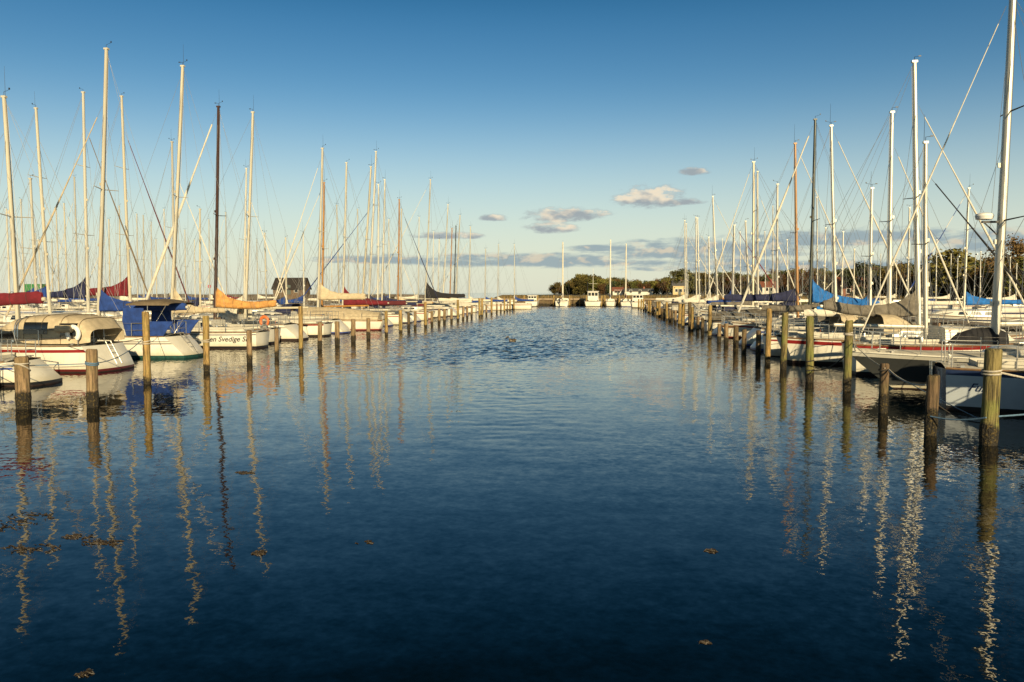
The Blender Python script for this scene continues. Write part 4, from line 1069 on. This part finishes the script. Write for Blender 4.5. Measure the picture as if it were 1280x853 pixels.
for px, top, Y, tone, mt, r in [(980, 391, 28.0, 'mossy', PILE_GREEN, .105), (960, 386, 30.6, 'mossy yellow', PILE_PALE, .10), (948, 413, 32.8, 'dark', PILE_DARK, .10), (930, 412, 35.6, 'dark', PILE_DARK, .10), (920, 408, 38.2, 'dark', PILE_DARK, .12),
        (908, 405, 40.6, 'grey', PILE_GREY, .11), (899, 405, 43.5, 'grey', PILE_GREY, .10), (887, 382, 46.5, 'mossy', PILE_PALE, .11), (878, 398, 50.0, 'dark', PILE_DARK, .10), (872, 396, 53.5, 'grey', PILE_GREY, .10), (865, 384, 57.0, 'mossy', PILE_PALE, .10),
        (862, 378, 60.0, 'dark', PILE_DARK, .12), (853.5, 380, 63.0, 'mossy yellow', PILE_PALE, .12), (849, 380, 66.0, 'mossy yellow', PILE_PALE, .13), (844, 388, 69.5, 'grey', PILE_GREY, .11), (840, 388, 73.0, 'dark', PILE_DARK, .12), (837, 387, 76.5, 'grey', PILE_GREY, .11),
        (833.5, 378, 80, 'mossy', PILE_PALE, .12), (830, 386, 84, 'grey', PILE_GREY, .12), (827, 385, 87.5, 'dark', PILE_DARK, .12), (824, 377, 91, 'pale', PILE_PALE, .12), (821, 377, 95, 'pale', PILE_PALE, .12), (818, 384, 99, 'grey', PILE_GREY, .12), (815.5, 383, 103, 'dark', PILE_DARK, .12), (812.5, 376, 107, 'pale', PILE_PALE, .13),
        (810, 376, 111, 'pale', PILE_PALE, .13), (807, 382, 116, 'grey', PILE_GREY, .12), (804, 374, 121, 'pale', PILE_PALE, .13), (801, 374, 127, 'pale', PILE_PALE, .13), (798, 374, 133, 'pale', PILE_PALE, .13)]:
    post('right', px, X=6.2, top=top, r=r, mt=mt, tone=tone)

# ------------------------------------------------------------------ mooring lines
def rope(a, b, sag, mt, label, r=.011):
    a, b = Vector(a), Vector(b); n = 14
    mb = MB(); mb.path([a.lerp(b, i/n)-Vector((0, 0, sag*4*(i/n)*(1-i/n))) for i in range(n+1)], r, 5)
    o = mb.build('mooring_line', mt); tag(o, label, 'rope', 'mooring lines'); return o
def z(v, h): return (v.x, v.y, h)
def bp(b, t, zz, side):                      # a point on the gunwale of a boat, in world space
    root, p, X0 = b; q = boat_shape(p)[2](t, boat_shape(p)[0](t), side); c = math.cos(root.rotation_euler.z)
    return (root.location.x+q.x*c, root.location.y+q.y*c, q.z+zz)
rope(z(pB+Vector((0, -.13, 0)), 1.0), (-30, 19.3, 1.05), .25, ROPEB, 'long blue line running left from the brown weathered post past the white sterns')
rope(z(pB+Vector((.1, .1, 0)), 1.0), z(pC+Vector((-.08, -.05, 0)), 1.28), .12, ROPEB, 'blue line sagging between the brown weathered post and the tall pale yellow post')
rope(z(pC, 1.32), bp(b3, .05, .02, 1), .06, ROPED, 'dark line from the tall pale yellow post to the canopy yacht')
rope(z(pB, .95), bp(b2, .05, .02, 1), .08, ROPEW, 'white line from the brown weathered post to the low striped boat')
rope(z(pA, .98), bp(b2, .10, .02, 1), .08, ROPEW, 'white line from the thick grey post to the low striped boat')
rope(z(pD, 1.05), bp(b4, .03, .02, -1), .10, ROPEW, 'white line from the mossy yellow post to the stern of the blue covered yacht')
rope(z(pC, 1.2), bp(b4, .03, .02, 1), .08, ROPEB, 'blue line from the tall pale yellow post to the blue covered yacht')
rope(z(q4+Vector((.08, -.08, 0)), 1.52), bp(r2, .985, .03, 1), .10, ROPEW, 'white line from the tall mossy post up to the grey yacht bow', .016)
rope(z(q4+Vector((.08, -.1, 0)), 1.30), z(q3+Vector((-.02, -.1, 0)), .98), .06, ROPEW, 'thin pale line between the tall mossy post and the dark brown post')
rope(z(q3+Vector((.06, -.1, 0)), .95), z(q2+Vector((-.1, .0, 0)), .92), .10, ROPEW, 'thick white line drooping between the two dark posts', .018)
rope(z(q3+Vector((.06, .05, 0)), .93), z(q1+Vector((-.1, .1, 0)), .42), .03, ROPEB, 'thin blue line slanting down from the dark brown post to the thick mossy post', .009)
rope(z(q2+Vector((-.05, -.1, 0)), .36), z(q1+Vector((-.1, -.1, 0)), .48), .05, ROPEB, 'blue line low between the dark weathered post and the thick mossy post', .014)
rope(z(q1+Vector((.1, -.08, 0)), .5), (9.6, 14.3, .92), .04, ROPEB, 'blue line rising from the thick mossy post to the right edge', .014)
rope(z(q1+Vector((.1, -.1, 0)), 1.25), (9.9, 15.6, .75), .05, ROPEW, 'white line falling from the top turns of the thick mossy post to the right', .016)
rope(z(q5+Vector((.05, -.08, 0)), .36), z(q4+Vector((-.08, -.05, 0)), .95), .12, ROPED, 'dark slack line between the two mossy posts left of the grey yacht', .016)
rope(z(q2+Vector((.05, .05, 0)), .62), z(q1+Vector((0, .12, 0)), .35), .10, ROPED, 'dark line hanging between the dark weathered post and the thick mossy post', .013)

# ------------------------------------------------------------------ far quay with its boats
def quay():
    rt = empty('timber_quay', (-3, 157.5, 0)); tag(rt, 'long brown timber quay closing the fairway at its far end', 'quay')
    def wall(mb):
        for i in range(46): mb.box((-21+i*.93, .02*rnd.random(), .45+.06*rnd.random()), (.90, .25, 1.5))
    part('sheet_wall', None, wall, PILE_DARK, rt)
    part('walkway', None, lambda mb: mb.box((0, 1.2, 1.42), (44, 2.6, .16)), PLANK, rt)
    part('fender_rail', None, lambda mb: mb.box((0, -.24, 1.32), (44, .16, .22)), mat('timber_pale_rail', (.40, .30, .19), .8, noise=.4, nscale=.8), rt)
quay()
for i, px in enumerate([655, 672, 692, 712, 733, 752, 756, 774, 790]):
    Y = 151.5; b = at_depth(px, 380, Y)
    o = bpy.data.objects.new('quay_post', post_mesh((2.1, .15, 'far'), 2.1, .15, PILE_PALE, 0)); COL.objects.link(o); o.location = (b.x, Y, 0)
    tag(o, f'pale mooring post in front of the far quay, {ordinal(i+1)} from the left', 'mooring post', 'mooring posts of the far quay')
def far_boat(px, k, mast, label, **kw):
    Y0 = 149.5; b = at_depth(px, 380, Y0); p = kit(k, detail=0, wire=.008, **kw)
    if mast: t = at_depth(mast[0], mast[1], Y0+4); p['mast_h'] = t.z; p['mast_x'] = 4.2; p['lean'] = -.1
    make_boat('sailing_boat', p, (b.x, Y0, 0), math.pi/2, label, 'sailing boat', 'boats moored at the far quay')
far_boat(702, 'big', (703, 303), 'white sailing boat at the far quay, its mast leftmost of three there', cover='white', mast_r=.12, boom_y=0, outboard='black')
far_boat(763, 'small', (763, 300), 'small white sailing boat at the far quay beside the workboat', cover='blue', mast_r=.11, fs=.95, fb=1.1, kit='small_f')
far_boat(783, 'cruiser', (781, 305), 'white sailing boat with red trim, rightmost at the far quay', cover='red', mast_r=.11, stripe=RED, kit='cruiser_f')
def motor_boat(px, Y, L_, B_, label, house, mastpole):
    p = dict(kit='motor%d' % px, L=L_, B=B_, fs=.95, fb=1.5, stern='vertical', hull=GEL, stripe=RED, stripe_rows=[], boot=BLACK, tw=.85, bow_rake=.9)
    b = at_depth(px, 380, Y); rt = empty('motor_boat', (b.x, Y, 0), math.pi/2); tag(rt, label, 'motor boat', 'boats moored at the far quay')
    o = part('hull', None, hull_fn(p), [GEL, ANTI, BLACK, RED, GEL], rt); weld(o.data)
    part('deck', None, deck_fn(p), [DECK, TEAK], rt)
    hx, hl, hw, hh_ = house; z0 = 1.05
    hs = part('wheelhouse', None, lambda mb: mb.rings([[(hx+a*hl/2+(d*.25 if a > 0 else 0), s*hw/2*(1-.04*i), z0+zz) for a, s in ((-1, -1), (1, -1), (1, 1), (-1, 1))] for i, (zz, d) in enumerate(((0, 0), (hh_*.5, 0), (hh_, -1)))]), GEL, rt)
    part('roof', None, lambda mb: mb.box((hx-.05, 0, z0+hh_+.05), (hl+.25, hw+.15, .08)), WHITEP, hs)
    for i in range(3): part('window', None, lambda mb: mb.box((hx-hl/2-.012, (i-1)*hw*.3, z0+hh_*.72), (.03, hw*.24, hh_*.34)), GLASS, hs)
    for s in (1, -1): part('window', None, lambda mb: mb.box((hx, s*hw/2*.975, z0+hh_*.72), (hl*.7, .05, hh_*.34)), GLASS, hs)
    if mastpole:
        part('signal_mast', None, lambda mb: (mb.path([(hx-.3, 0, z0+hh_), (hx-.3, 0, mastpole)], .06, 6, .03), mb.path([(hx-.3, -.8, z0+hh_+1.5), (hx-.3, .8, z0+hh_+1.5)], .025, 5)), ALU, rt)
        part('gantry_post', None, lambda mb: mb.path([(1.0, 1.0, .9), (1.0, 1.0, 4.6)], .06, 6), FIT, rt)
    part('guard_rail', None, lambda mb: mb.path([(hx+hl*.6, B_/2-.2, 1.05), (hx+hl*.6, B_/2-.2, 1.75), (hx+hl*.6+1.6, B_/2-.5, 1.85), (L_-.4, 0, 2.0), (hx+hl*.6+1.6, -B_/2+.5, 1.85), (hx+hl*.6, -B_/2+.2, 1.75), (hx+hl*.6, -B_/2+.2, 1.05)], .03, 5), STEEL, rt)
motor_boat(741, 149, 8.5, 3.4, 'white workboat with wheelhouse and signal mast at the far quay', (3.6, 2.2, 2.1, 1.75), 7.2)
motor_boat(664, 149, 6.5, 2.6, 'low white motor boat at the left end of the far quay', (3.4, 1.8, 1.7, .95), 0)
motor_boat(798, 138, 6.5, 2.7, 'white motor boat with dark windscreen at the far end of right posts', (3.2, 1.8, 1.9, 1.2), 0)

# breakwater, boathouse, harbour bits on the left horizon
def breakwater():
    rt = empty('stone_breakwater', (-150, 166, 0)); tag(rt, 'low dark stone breakwater along the horizon behind the left masts', 'breakwater')
    def core(mb):
        rs = []
        for i in range(61):
            x = -120+240*i/60; n = lambda k: .25*mnoise.noise(Vector((x*.3, k, 0)))
            rs.append([(x, -4.5, -.8), (x, -2.5+n(1), 1.0+n(2)), (x, -1.2+n(3), 2.2+n(4)), (x, 1.2, 2.25+n(5)), (x, 4.5, -.8)][::-1])
        mb.rings(rs)
    part('core', None, core, STONE, rt)
    def rocks(mb):
        for i in range(420):
            x = rnd.uniform(-118, 118); k = rnd.random(); y = -4.2+2.9*k; zc = -.1+2.2*k; s = rnd.uniform(.5, .95)
            r1_ = Matrix.Rotation(rnd.uniform(0, 3), 3, 'Z') @ Matrix.Rotation(rnd.uniform(-.5, .5), 3, 'X'); mb.box((x, y, zc), (s*1.3, s, s*.8), r1_)
    tag(part('armour_stone', None, rocks, STONE, rt), kind='stuff')
breakwater()
def gable_house(name, loc, rz, w_, d_, h, rh, wallm, roofm, label, cat, wins, door=True, over=.3, chimney=False):
    rt = empty(name, loc, rz); tag(rt, label, cat)
    def wl(mb):
        mb.rings([[(-w_/2, -d_/2, -1.5), (w_/2, -d_/2, -1.5), (w_/2, d_/2, -1.5), (-w_/2, d_/2, -1.5)], [(-w_/2, -d_/2, h), (w_/2, -d_/2, h), (w_/2, d_/2, h), (-w_/2, d_/2, h)]])
        for s in (-1, 1): mb.rings([[(s*w_/2, -d_/2, h), (s*w_/2, d_/2, h), (s*w_/2, 0, h+rh)], [(s*(w_/2-.1), -d_/2, h), (s*(w_/2-.1), d_/2, h), (s*(w_/2-.1), 0, h+rh)]])
    part('wall', None, wl, wallm, rt)
    def rf(mb):
        for s in (-1, 1):
            o = over; a = [(-w_/2-o, s*(d_/2+o), h-o*rh/(d_/2)), (w_/2+o, s*(d_/2+o), h-o*rh/(d_/2)), (w_/2+o, 0, h+rh), (-w_/2-o, 0, h+rh)]
            b = [(x, y, z_+.16) for x, y, z_ in a]; mb.rings([a, b] if s < 0 else [a[::-1], b[::-1]])
    r_ = part('roof', None, rf, roofm, rt)
    if chimney: part('chimney', None, lambda mb: mb.box((w_*.2, 0, h+rh+.3), (.6, .5, 1.1)), mat('chimney_brick', (.25, .10, .07), .9), r_)
    for x, z0, ww, wh in wins:
        f = part('window', None, lambda mb: mb.box((x, -d_/2-.02, z0+wh/2), (ww, .08, wh)), WHITEP, rt)
        part('pane', None, lambda mb: mb.box((x, -d_/2-.065, z0+wh/2), (ww*.82, .03, wh*.86)), GLASS, f)
    if door: part('door', None, lambda mb: mb.box((w_*.02, -d_/2-.03, 1.0), (.95, .07, 2.0)), mat('door_paint', (.08, .10, .09), .5), rt)
    return rt
TARRED = mat('tarred_boards', (.05, .038, .03), .8, noise=.4, nscale=2, stretch=(1, 1, .2)); DROOF = mat('dark_roof', (.035, .028, .026), .8, noise=.4)
c = at_depth(351, 372, 160); gable_house('boathouse', (c.x, 166, 2.2), 0, 6.6, 4.2, 1.35, 2.1, mat('brown_boards', (.16, .11, .07), .85, noise=.4), DROOF, 'dark roofed boathouse on the breakwater between the left masts', 'boathouse', [(-1.8, .45, .9, .6), (1.8, .45, .9, .6)], door=True)
def container():
    q = at_depth(25, 352, 160); rt = empty('cargo_container', (q.x, 165, 2.25)); tag(rt, 'green container on the breakwater at the far left', 'container')
    def f(mb):
        mb.box((0, 0, 1.15), (4.2, 2.2, 2.2))
        for i in range(16): mb.box((-1.95+i*.26, -1.12, 1.15), (.12, .05, 2.0))
    part('body', None, f, mat('container_green', (.03, .22, .06), .5, noise=.2), rt)
    part('corner_frame', None, lambda mb: [mb.box((s*2.1, t*1.1, 1.15), (.16, .16, 2.32)) for s in (-1, 1) for t in (-1, 1)], mat('container_dark_green', (.02, .12, .04), .5), rt)
container()
def sign(px, py, label):
    q = at_depth(px, py, 158); rt = empty('round_sign', (q.x, 164.2, 2.0)); tag(rt, label, 'sign'); zt = q.z-2.0
    part('post', None, lambda mb: mb.path([(0, 0, 0), (0, 0, zt)], .05, 6), STEEL, rt)
    def disc(r0, dy):
        return lambda mb: mb.rings([[(r0*math.cos(a), dy, zt+r0*math.sin(a)) for a in [2*math.pi*j/24 for j in range(24)]], [(r0*math.cos(a), dy-.03, zt+r0*math.sin(a)) for a in [2*math.pi*j/24 for j in range(24)]]])
    f = part('disc', None, disc(.38, -.06), mat('sign_red', (.5, .03, .04), .5), rt); part('centre', None, disc(.22, -.10), mat('sign_blue_grey', (.35, .30, .42), .5), f)
sign(244, 358, 'round red sign on a thin post on the breakwater')
def beacon():
    q = at_depth(38.5, 352, 160); rt = empty('harbour_beacon', (q.x, 165, 2.2)); tag(rt, 'short red harbour beacon beside the green container', 'beacon')
    part('tower', None, lambda mb: mb.path([(0, 0, 0), (0, 0, 2.2)], .42, 10, .25), mat('beacon_red', (.55, .08, .03), .5), rt); part('lantern', None, lambda mb: mb.path([(0, 0, 2.22), (0, 0, 2.75)], .17, 10, .14), WHITEP, rt)
beacon()

# ------------------------------------------------------------------ trees, reeds, houses
def leaf_mat(name, col):
    m = bpy.data.materials.new(name); m.use_nodes = True; t = NT(m.node_tree)
    tc = t.n('ShaderNodeTexCoord'); oi = t.n('ShaderNodeObjectInfo')
    nz = t.n('ShaderNodeTexNoise', {'Vector': tc.outputs['Object'], 'Scale': 1.1, 'Detail': 3.0})
    c = t.mix(nz.outputs[0], tuple(x*.55 for x in col)+(1,), tuple(x*1.35 for x in col)+(1,))
    h = t.n('ShaderNodeHueSaturation', {'Hue': t.math('MULTIPLY_ADD', oi.outputs['Random'], .05, .475), 'Saturation': 1.0, 'Value': t.math('MULTIPLY_ADD', oi.outputs['Random'], .6, .55), 'Color': c})
    b = t.n('ShaderNodeBsdfPrincipled', {'Base Color': h.outputs[0], 'Roughness': .9, 'Specular IOR Level': .2})
    t.n('ShaderNodeOutputMaterial', {0: b.outputs[0]}); return m
LEAF = {'olive green': leaf_mat('leaf_olive', (.12, .115, .034)), 'russet brown': leaf_mat('leaf_russet', (.17, .10, .042)), 'dark green': leaf_mat('leaf_dark', (.055, .072, .026)), 'yellow green': leaf_mat('leaf_yellow', (.17, .14, .04))}
BARK = mat('bark', (.09, .065, .045), .9, noise=.4)
def crown_mesh(seed, w_, h, bare, n):
    r = random.Random(seed); mb = MB(); clumps = []
    for i in range(15):
        a = r.uniform(0, 6.28); k = r.random()**.6; zz = r.uniform(.0, 1)
        env = math.sin(math.pi*(.18+.72*zz))**.8; clumps.append((Vector((math.cos(a)*k*w_*.42*env, math.sin(a)*k*w_*.42*env, h*(.12+.80*zz))), r.uniform(.14, .27)*w_))
    for i in range(n):
        c, rr = clumps[r.randrange(len(clumps))]
        d = Vector((r.gauss(0, 1), r.gauss(0, 1), r.gauss(0, .8))).normalized()*rr*r.random()**.4
        p = c+d; s = r.uniform(.16, .34)*(.7 if bare else 1); u = Vector((r.gauss(0, 1), r.gauss(0, 1), r.gauss(0, 1))).normalized(); v = u.cross(Vector((r.gauss(0, 1), r.gauss(0, 1), r.gauss(0, 1)))).normalized()
        mb.add([p-u*s, p+v*s*.6, p+u*s, p-v*s*.6], [(0, 1, 2, 3)])
    return mb
def trunk_mesh(seed, h, w_):
    r = random.Random(seed); mb = MB(); mb.path([(0, 0, -1), (.1, 0, h*.3), (0, .1, h*.62), (.1, 0, h*.88)], .22, 7, .05)
    for i in range(9):
        z0 = h*r.uniform(.22, .7); a = r.uniform(0, 6.28); l = w_*r.uniform(.25, .42); mb.path([(0, 0, z0), (math.cos(a)*l*.5, math.sin(a)*l*.5, z0+l*.5), (math.cos(a)*l, math.sin(a)*l, z0+l*.8)], .08, 5, .02)
    return mb
TREES = []
for i, (kind, w_, h) in enumerate([('olive green', 7, 8), ('russet brown', 7.5, 8), ('dark green', 6, 9), ('yellow green', 6.5, 7), ('russet brown', 6, 9), ('olive green', 8.5, 9.5), ('dark green', 7, 7.5)]):
    TREES.append((kind, h, crown_mesh(i+1, w_, h, kind == 'russet brown', 2300).mesh('crown', LEAF[kind], 180), trunk_mesh(i+31, h, w_).mesh('trunk', BARK)))
def tree(x, y, H, i, where, grp):
    kind, h, cm, tm = TREES[i % len(TREES)]; s = H/(h*1.02)
    rt = empty('broadleaf_tree', (x, y, max(.3, terrain_z(x, y))), rnd.uniform(0, 6.28)); k = rnd.uniform(1.15, 1.6); rt.scale = (s*k, s*k*rnd.uniform(.9, 1.1), s)
    tag(rt, f"{kind} tree standing {where}", 'tree', f"{kind} trees {grp}")
    for nm, me in (('crown', cm), ('trunk', tm)): o = bpy.data.objects.new(nm, me); COL.objects.link(o); o.parent = rt
line = [(lambda q: (q.x, q.y))(at_depth(px, 366, y)) for px, y in [(688, 385), (720, 375), (760, 365), (800, 355), (850, 345), (905, 330), (960, 300), (1000, 270), (1060, 230), (1120, 200), (1180, 175), (1240, 152), (1310, 132)]]
def along(s):
    k = s*(len(line)-1); i = min(int(k), len(line)-2); f = k-i; a, b = line[i], line[i+1]; return a[0]+(b[0]-a[0])*f, a[1]+(b[1]-a[1])*f
tr = random.Random(5)
N = 92
for row in range(3):
    for j in range(N):
        s = (j+tr.uniform(0, .9))/N; x, y = along(s); x += row*2.5+tr.uniform(-2, 2); y += row*9+tr.uniform(-3, 3)
        target = 350.5-2.5*math.sin(s*20)-(1 if s < .3 else (4 if s < .5 else 9)) - 12*smooth(.62, 1, s)
        if s < .06: target = 357-90*s
        H = (CAM_H+(366-target)/F*y*.99)*tr.uniform(.92, 1.14)*(1.05 if row == 2 else .95)-max(.3, terrain_z(x, y))
        tree(x, y, max(3.5, H), tr.randrange(7), 'in the wood on the far shore' if s < .5 else 'on the wooded bank behind the right boats', 'on the far shore' if s < .5 else 'on the right bank')
for j, (px, y, H) in enumerate([(850, 300, 9.5), (1000, 220, 8), (1075, 200, 8.5), (1190, 160, 9), (1265, 135, 10)]):
    q = at_depth(px, 366, y); tree(q.x, y, H, j, 'slightly forward of the wood edge', 'forward of the wood edge')
def reeds():
    mb = MB(); r = random.Random(3)
    for i in range(9000):
        x = r.uniform(-26, 75); y = r.uniform(164.5, 178) if r.random() < .7 else r.uniform(164.5, 200)
        zb = terrain_z(x, y)
        if zb < .1: continue
        h = r.uniform(.4, 1.0); a = r.uniform(0, 6.28); w_ = r.uniform(.05, .12); lx, ly = r.uniform(-.2, .2), r.uniform(-.2, .2)
        u = Vector((math.cos(a)*w_, math.sin(a)*w_, 0)); p = Vector((x, y, zb-.1)); mb.add([p-u, p+u, p+Vector((lx, ly, h))], [(0, 1, 2)])
    tag(mb.build('reed_bed', mat('dry_reed', (.23, .16, .06), .9, noise=.4, nscale=.5), sharp=180), 'dry reeds behind the far quay', 'reeds', kind='stuff')
reeds()
WHITEW = mat('white_render_wall', (.70, .66, .58), .8, noise=.1); YELW = mat('yellow_render_wall', (.62, .48, .26), .8, noise=.15); BRICK = mat('red_brick_wall', (.26, .11, .07), .9, noise=.3); RROOF = mat('red_tile_roof', (.26, .09, .05), .85, noise=.3, nscale=3); GROOF = mat('grey_slate_roof', (.13, .13, .135), .7, noise=.3)
def house(px, y, w_, h, rh, wm, rm, label, rz=.0, chim=True, n=3):
    q = at_depth(px, 366, y); gable_house('house', (q.x, y, max(.6, terrain_z(q.x, y))), rz, w_, 7, h, rh, wm, rm, label, 'house', [((i-(n-1)/2)*w_/n+.5, .9, 1.1, 1.2) for i in range(n)], True, .4, chim)
house(848, 300, 4.6, 3.4, 1.7, YELW, GROOF, 'pale yellow house at the wood edge beside the right masts')
house(798, 322, 11, 1.6, .9, WHITEW, GROOF, 'long low white house in front of the far wood')
house(772, 326, 4, 1.8, 1.3, WHITEW, RROOF, 'small white house left of the long low one', chim=False)
house(1063, 205, 6, 2.8, 2.0, BRICK, RROOF, 'brick house with red roof among trees on the right bank')
house(1180, 165, 6, 2.6, 2.0, TARRED, DROOF, 'dark timber house with white windows among the right bank trees', n=4)
house(960, 275, 5, 2.4, 1.6, WHITEW, RROOF, 'white house with red roof behind the right masts', n=3)
def lamp_post(px, y, H, label):
    q = at_depth(px, 366, y); rt = empty('street_lamp', (q.x, y, max(.3, terrain_z(q.x, y)))); tag(rt, label, 'street lamp', 'lamps on the right shore')
    part('post', None, lambda mb: mb.path([(0, 0, -.3), (0, 0, H)], .07, 6, .05), STEEL, rt); part('lamp_head', None, lambda mb: mb.path([(0, -.05, H+.02), (0, -.6, H+.08)], .12, 8, .09), WHITEP, rt)
for i, (px, y, H) in enumerate([(1196, 140, 7), (1218, 140, 7.4), (1003, 190, 6.5), (860, 205, 5.5)]): lamp_post(px, y, H, f'slim lamp post on the right shore before dark trees, {ordinal(i+1)} from the ' + 'right group')

# ------------------------------------------------------------------ duck, floating weed
def duck():
    q = on_water(640, 427); rt = empty('duck', (q.x, q.y, 0), R(172)); tag(rt, 'small dark headed duck swimming in the middle of the fairway', 'duck')
    def f(mb):
        rs = []
        for x, z_, ry, rz_ in ((-.26, .10, .01, .01), (-.20, .08, .06, .05), (-.08, .05, .10, .09), (.06, .05, .10, .09), (.14, .08, .07, .08), (.17, .16, .04, .05), (.18, .22, .045, .05), (.22, .245, .048, .045), (.27, .235, .03, .028), (.29, .225, .008, .008)):
            rs.append([(x, ry*math.cos(a), z_+rz_*math.sin(a)) for a in [2*math.pi*j/12 for j in range(12)]])
        mb.rings(rs)
    m = mat('duck_plumage', (.28, .24, .18), .8, noise=.6, nscale=8, dark=(.05, .04, .03)); part('body', None, f, m, rt, 80)
    part('bill', None, lambda mb: mb.path([(.27, 0, .232), (.345, 0, .215)], .02, 6, .012), mat('duck_bill', (.35, .25, .05), .5), rt)
    for s in (1, -1): part('wing', None, lambda mb: mb.rings([[(x, s*(.088+.012*math.sin(math.pi*(x+.22)/.3))+0*a, .07+.05*math.sin(a)*math.sin(math.pi*(x+.24)/.34)+.02) for a in (0, 1.57, 3.14, 4.71)] for x in (-.22, -.15, -.05, .04, .09)]), mat('duck_wing', (.10, .08, .06), .8), rt)
duck()
WEED = mat('bladder_weed', (.040, .027, .013), .5, noise=.6, nscale=7, bump=.01)
def weed(px, py, rx, ry, sd, label):
    q = on_water(px, py); r = random.Random(sd); mb = MB()
    for i in range(int(60+rx*420)):
        a = r.uniform(0, 6.28); k = r.random()**.8; x, y = rx*k*math.cos(a), ry*k*math.sin(a)
        if mnoise.noise(Vector((x*9, y*9, sd*3.1))) < -.12: continue
        l = r.uniform(.015, .055); b = r.gauss(0, .5); d = Vector((math.cos(b), math.sin(b), 0)); n = Vector((-d.y, d.x, 0)); c0 = Vector((x, y, 0))
        mb.path([c0-d*l-Vector((0, 0, .012)), c0-d*l*.4+n*l*.5+Vector((0, 0, r.uniform(-.002, .008))), c0+d*l*.4-n*l*.4+Vector((0, 0, r.uniform(-.002, .008))), c0+d*l-Vector((0, 0, .012))], r.uniform(.004, .010), 4, .003)
    o = mb.build('seaweed_clump', WEED, sharp=80); o.location = q; tag(o, label, 'seaweed', 'floating seaweed')
for px, py, rx, ry, sd, lb in [(22, 652, .33, .42, 1, 'broad brown seaweed clump floating at the left photo edge'), (40, 686, .30, .16, 2, 'long thin brown seaweed streak below the broad clump'), (98, 671, .16, .10, 3, 'small seaweed clump left of the tall mast reflection'), (127, 679, .22, .14, 4, 'seaweed streak lying across the tall mast reflection'),
        (326, 692, .08, .07, 5, 'tiny seaweed tuft at the end of a mast reflection'), (455, 679, .08, .07, 6, 'lone tiny seaweed tuft in open water left of centre'), (900, 690, .13, .07, 7, 'sparse dark seaweed patch in open water right of centre'), (102, 842, .08, .05, 8, 'small seaweed tuft at the lower left of the water'),
        (880, 803, .035, .025, 9, 'tiny dark seaweed tuft near the bottom right of centre'), (75, 508, .30, .25, 10, 'dark seaweed clump between the two nearest left posts'), (307, 591, .16, .10, 11, 'thin seaweed streak below the left row of posts')]:
    weed(px, py, rx, ry, sd, lb)
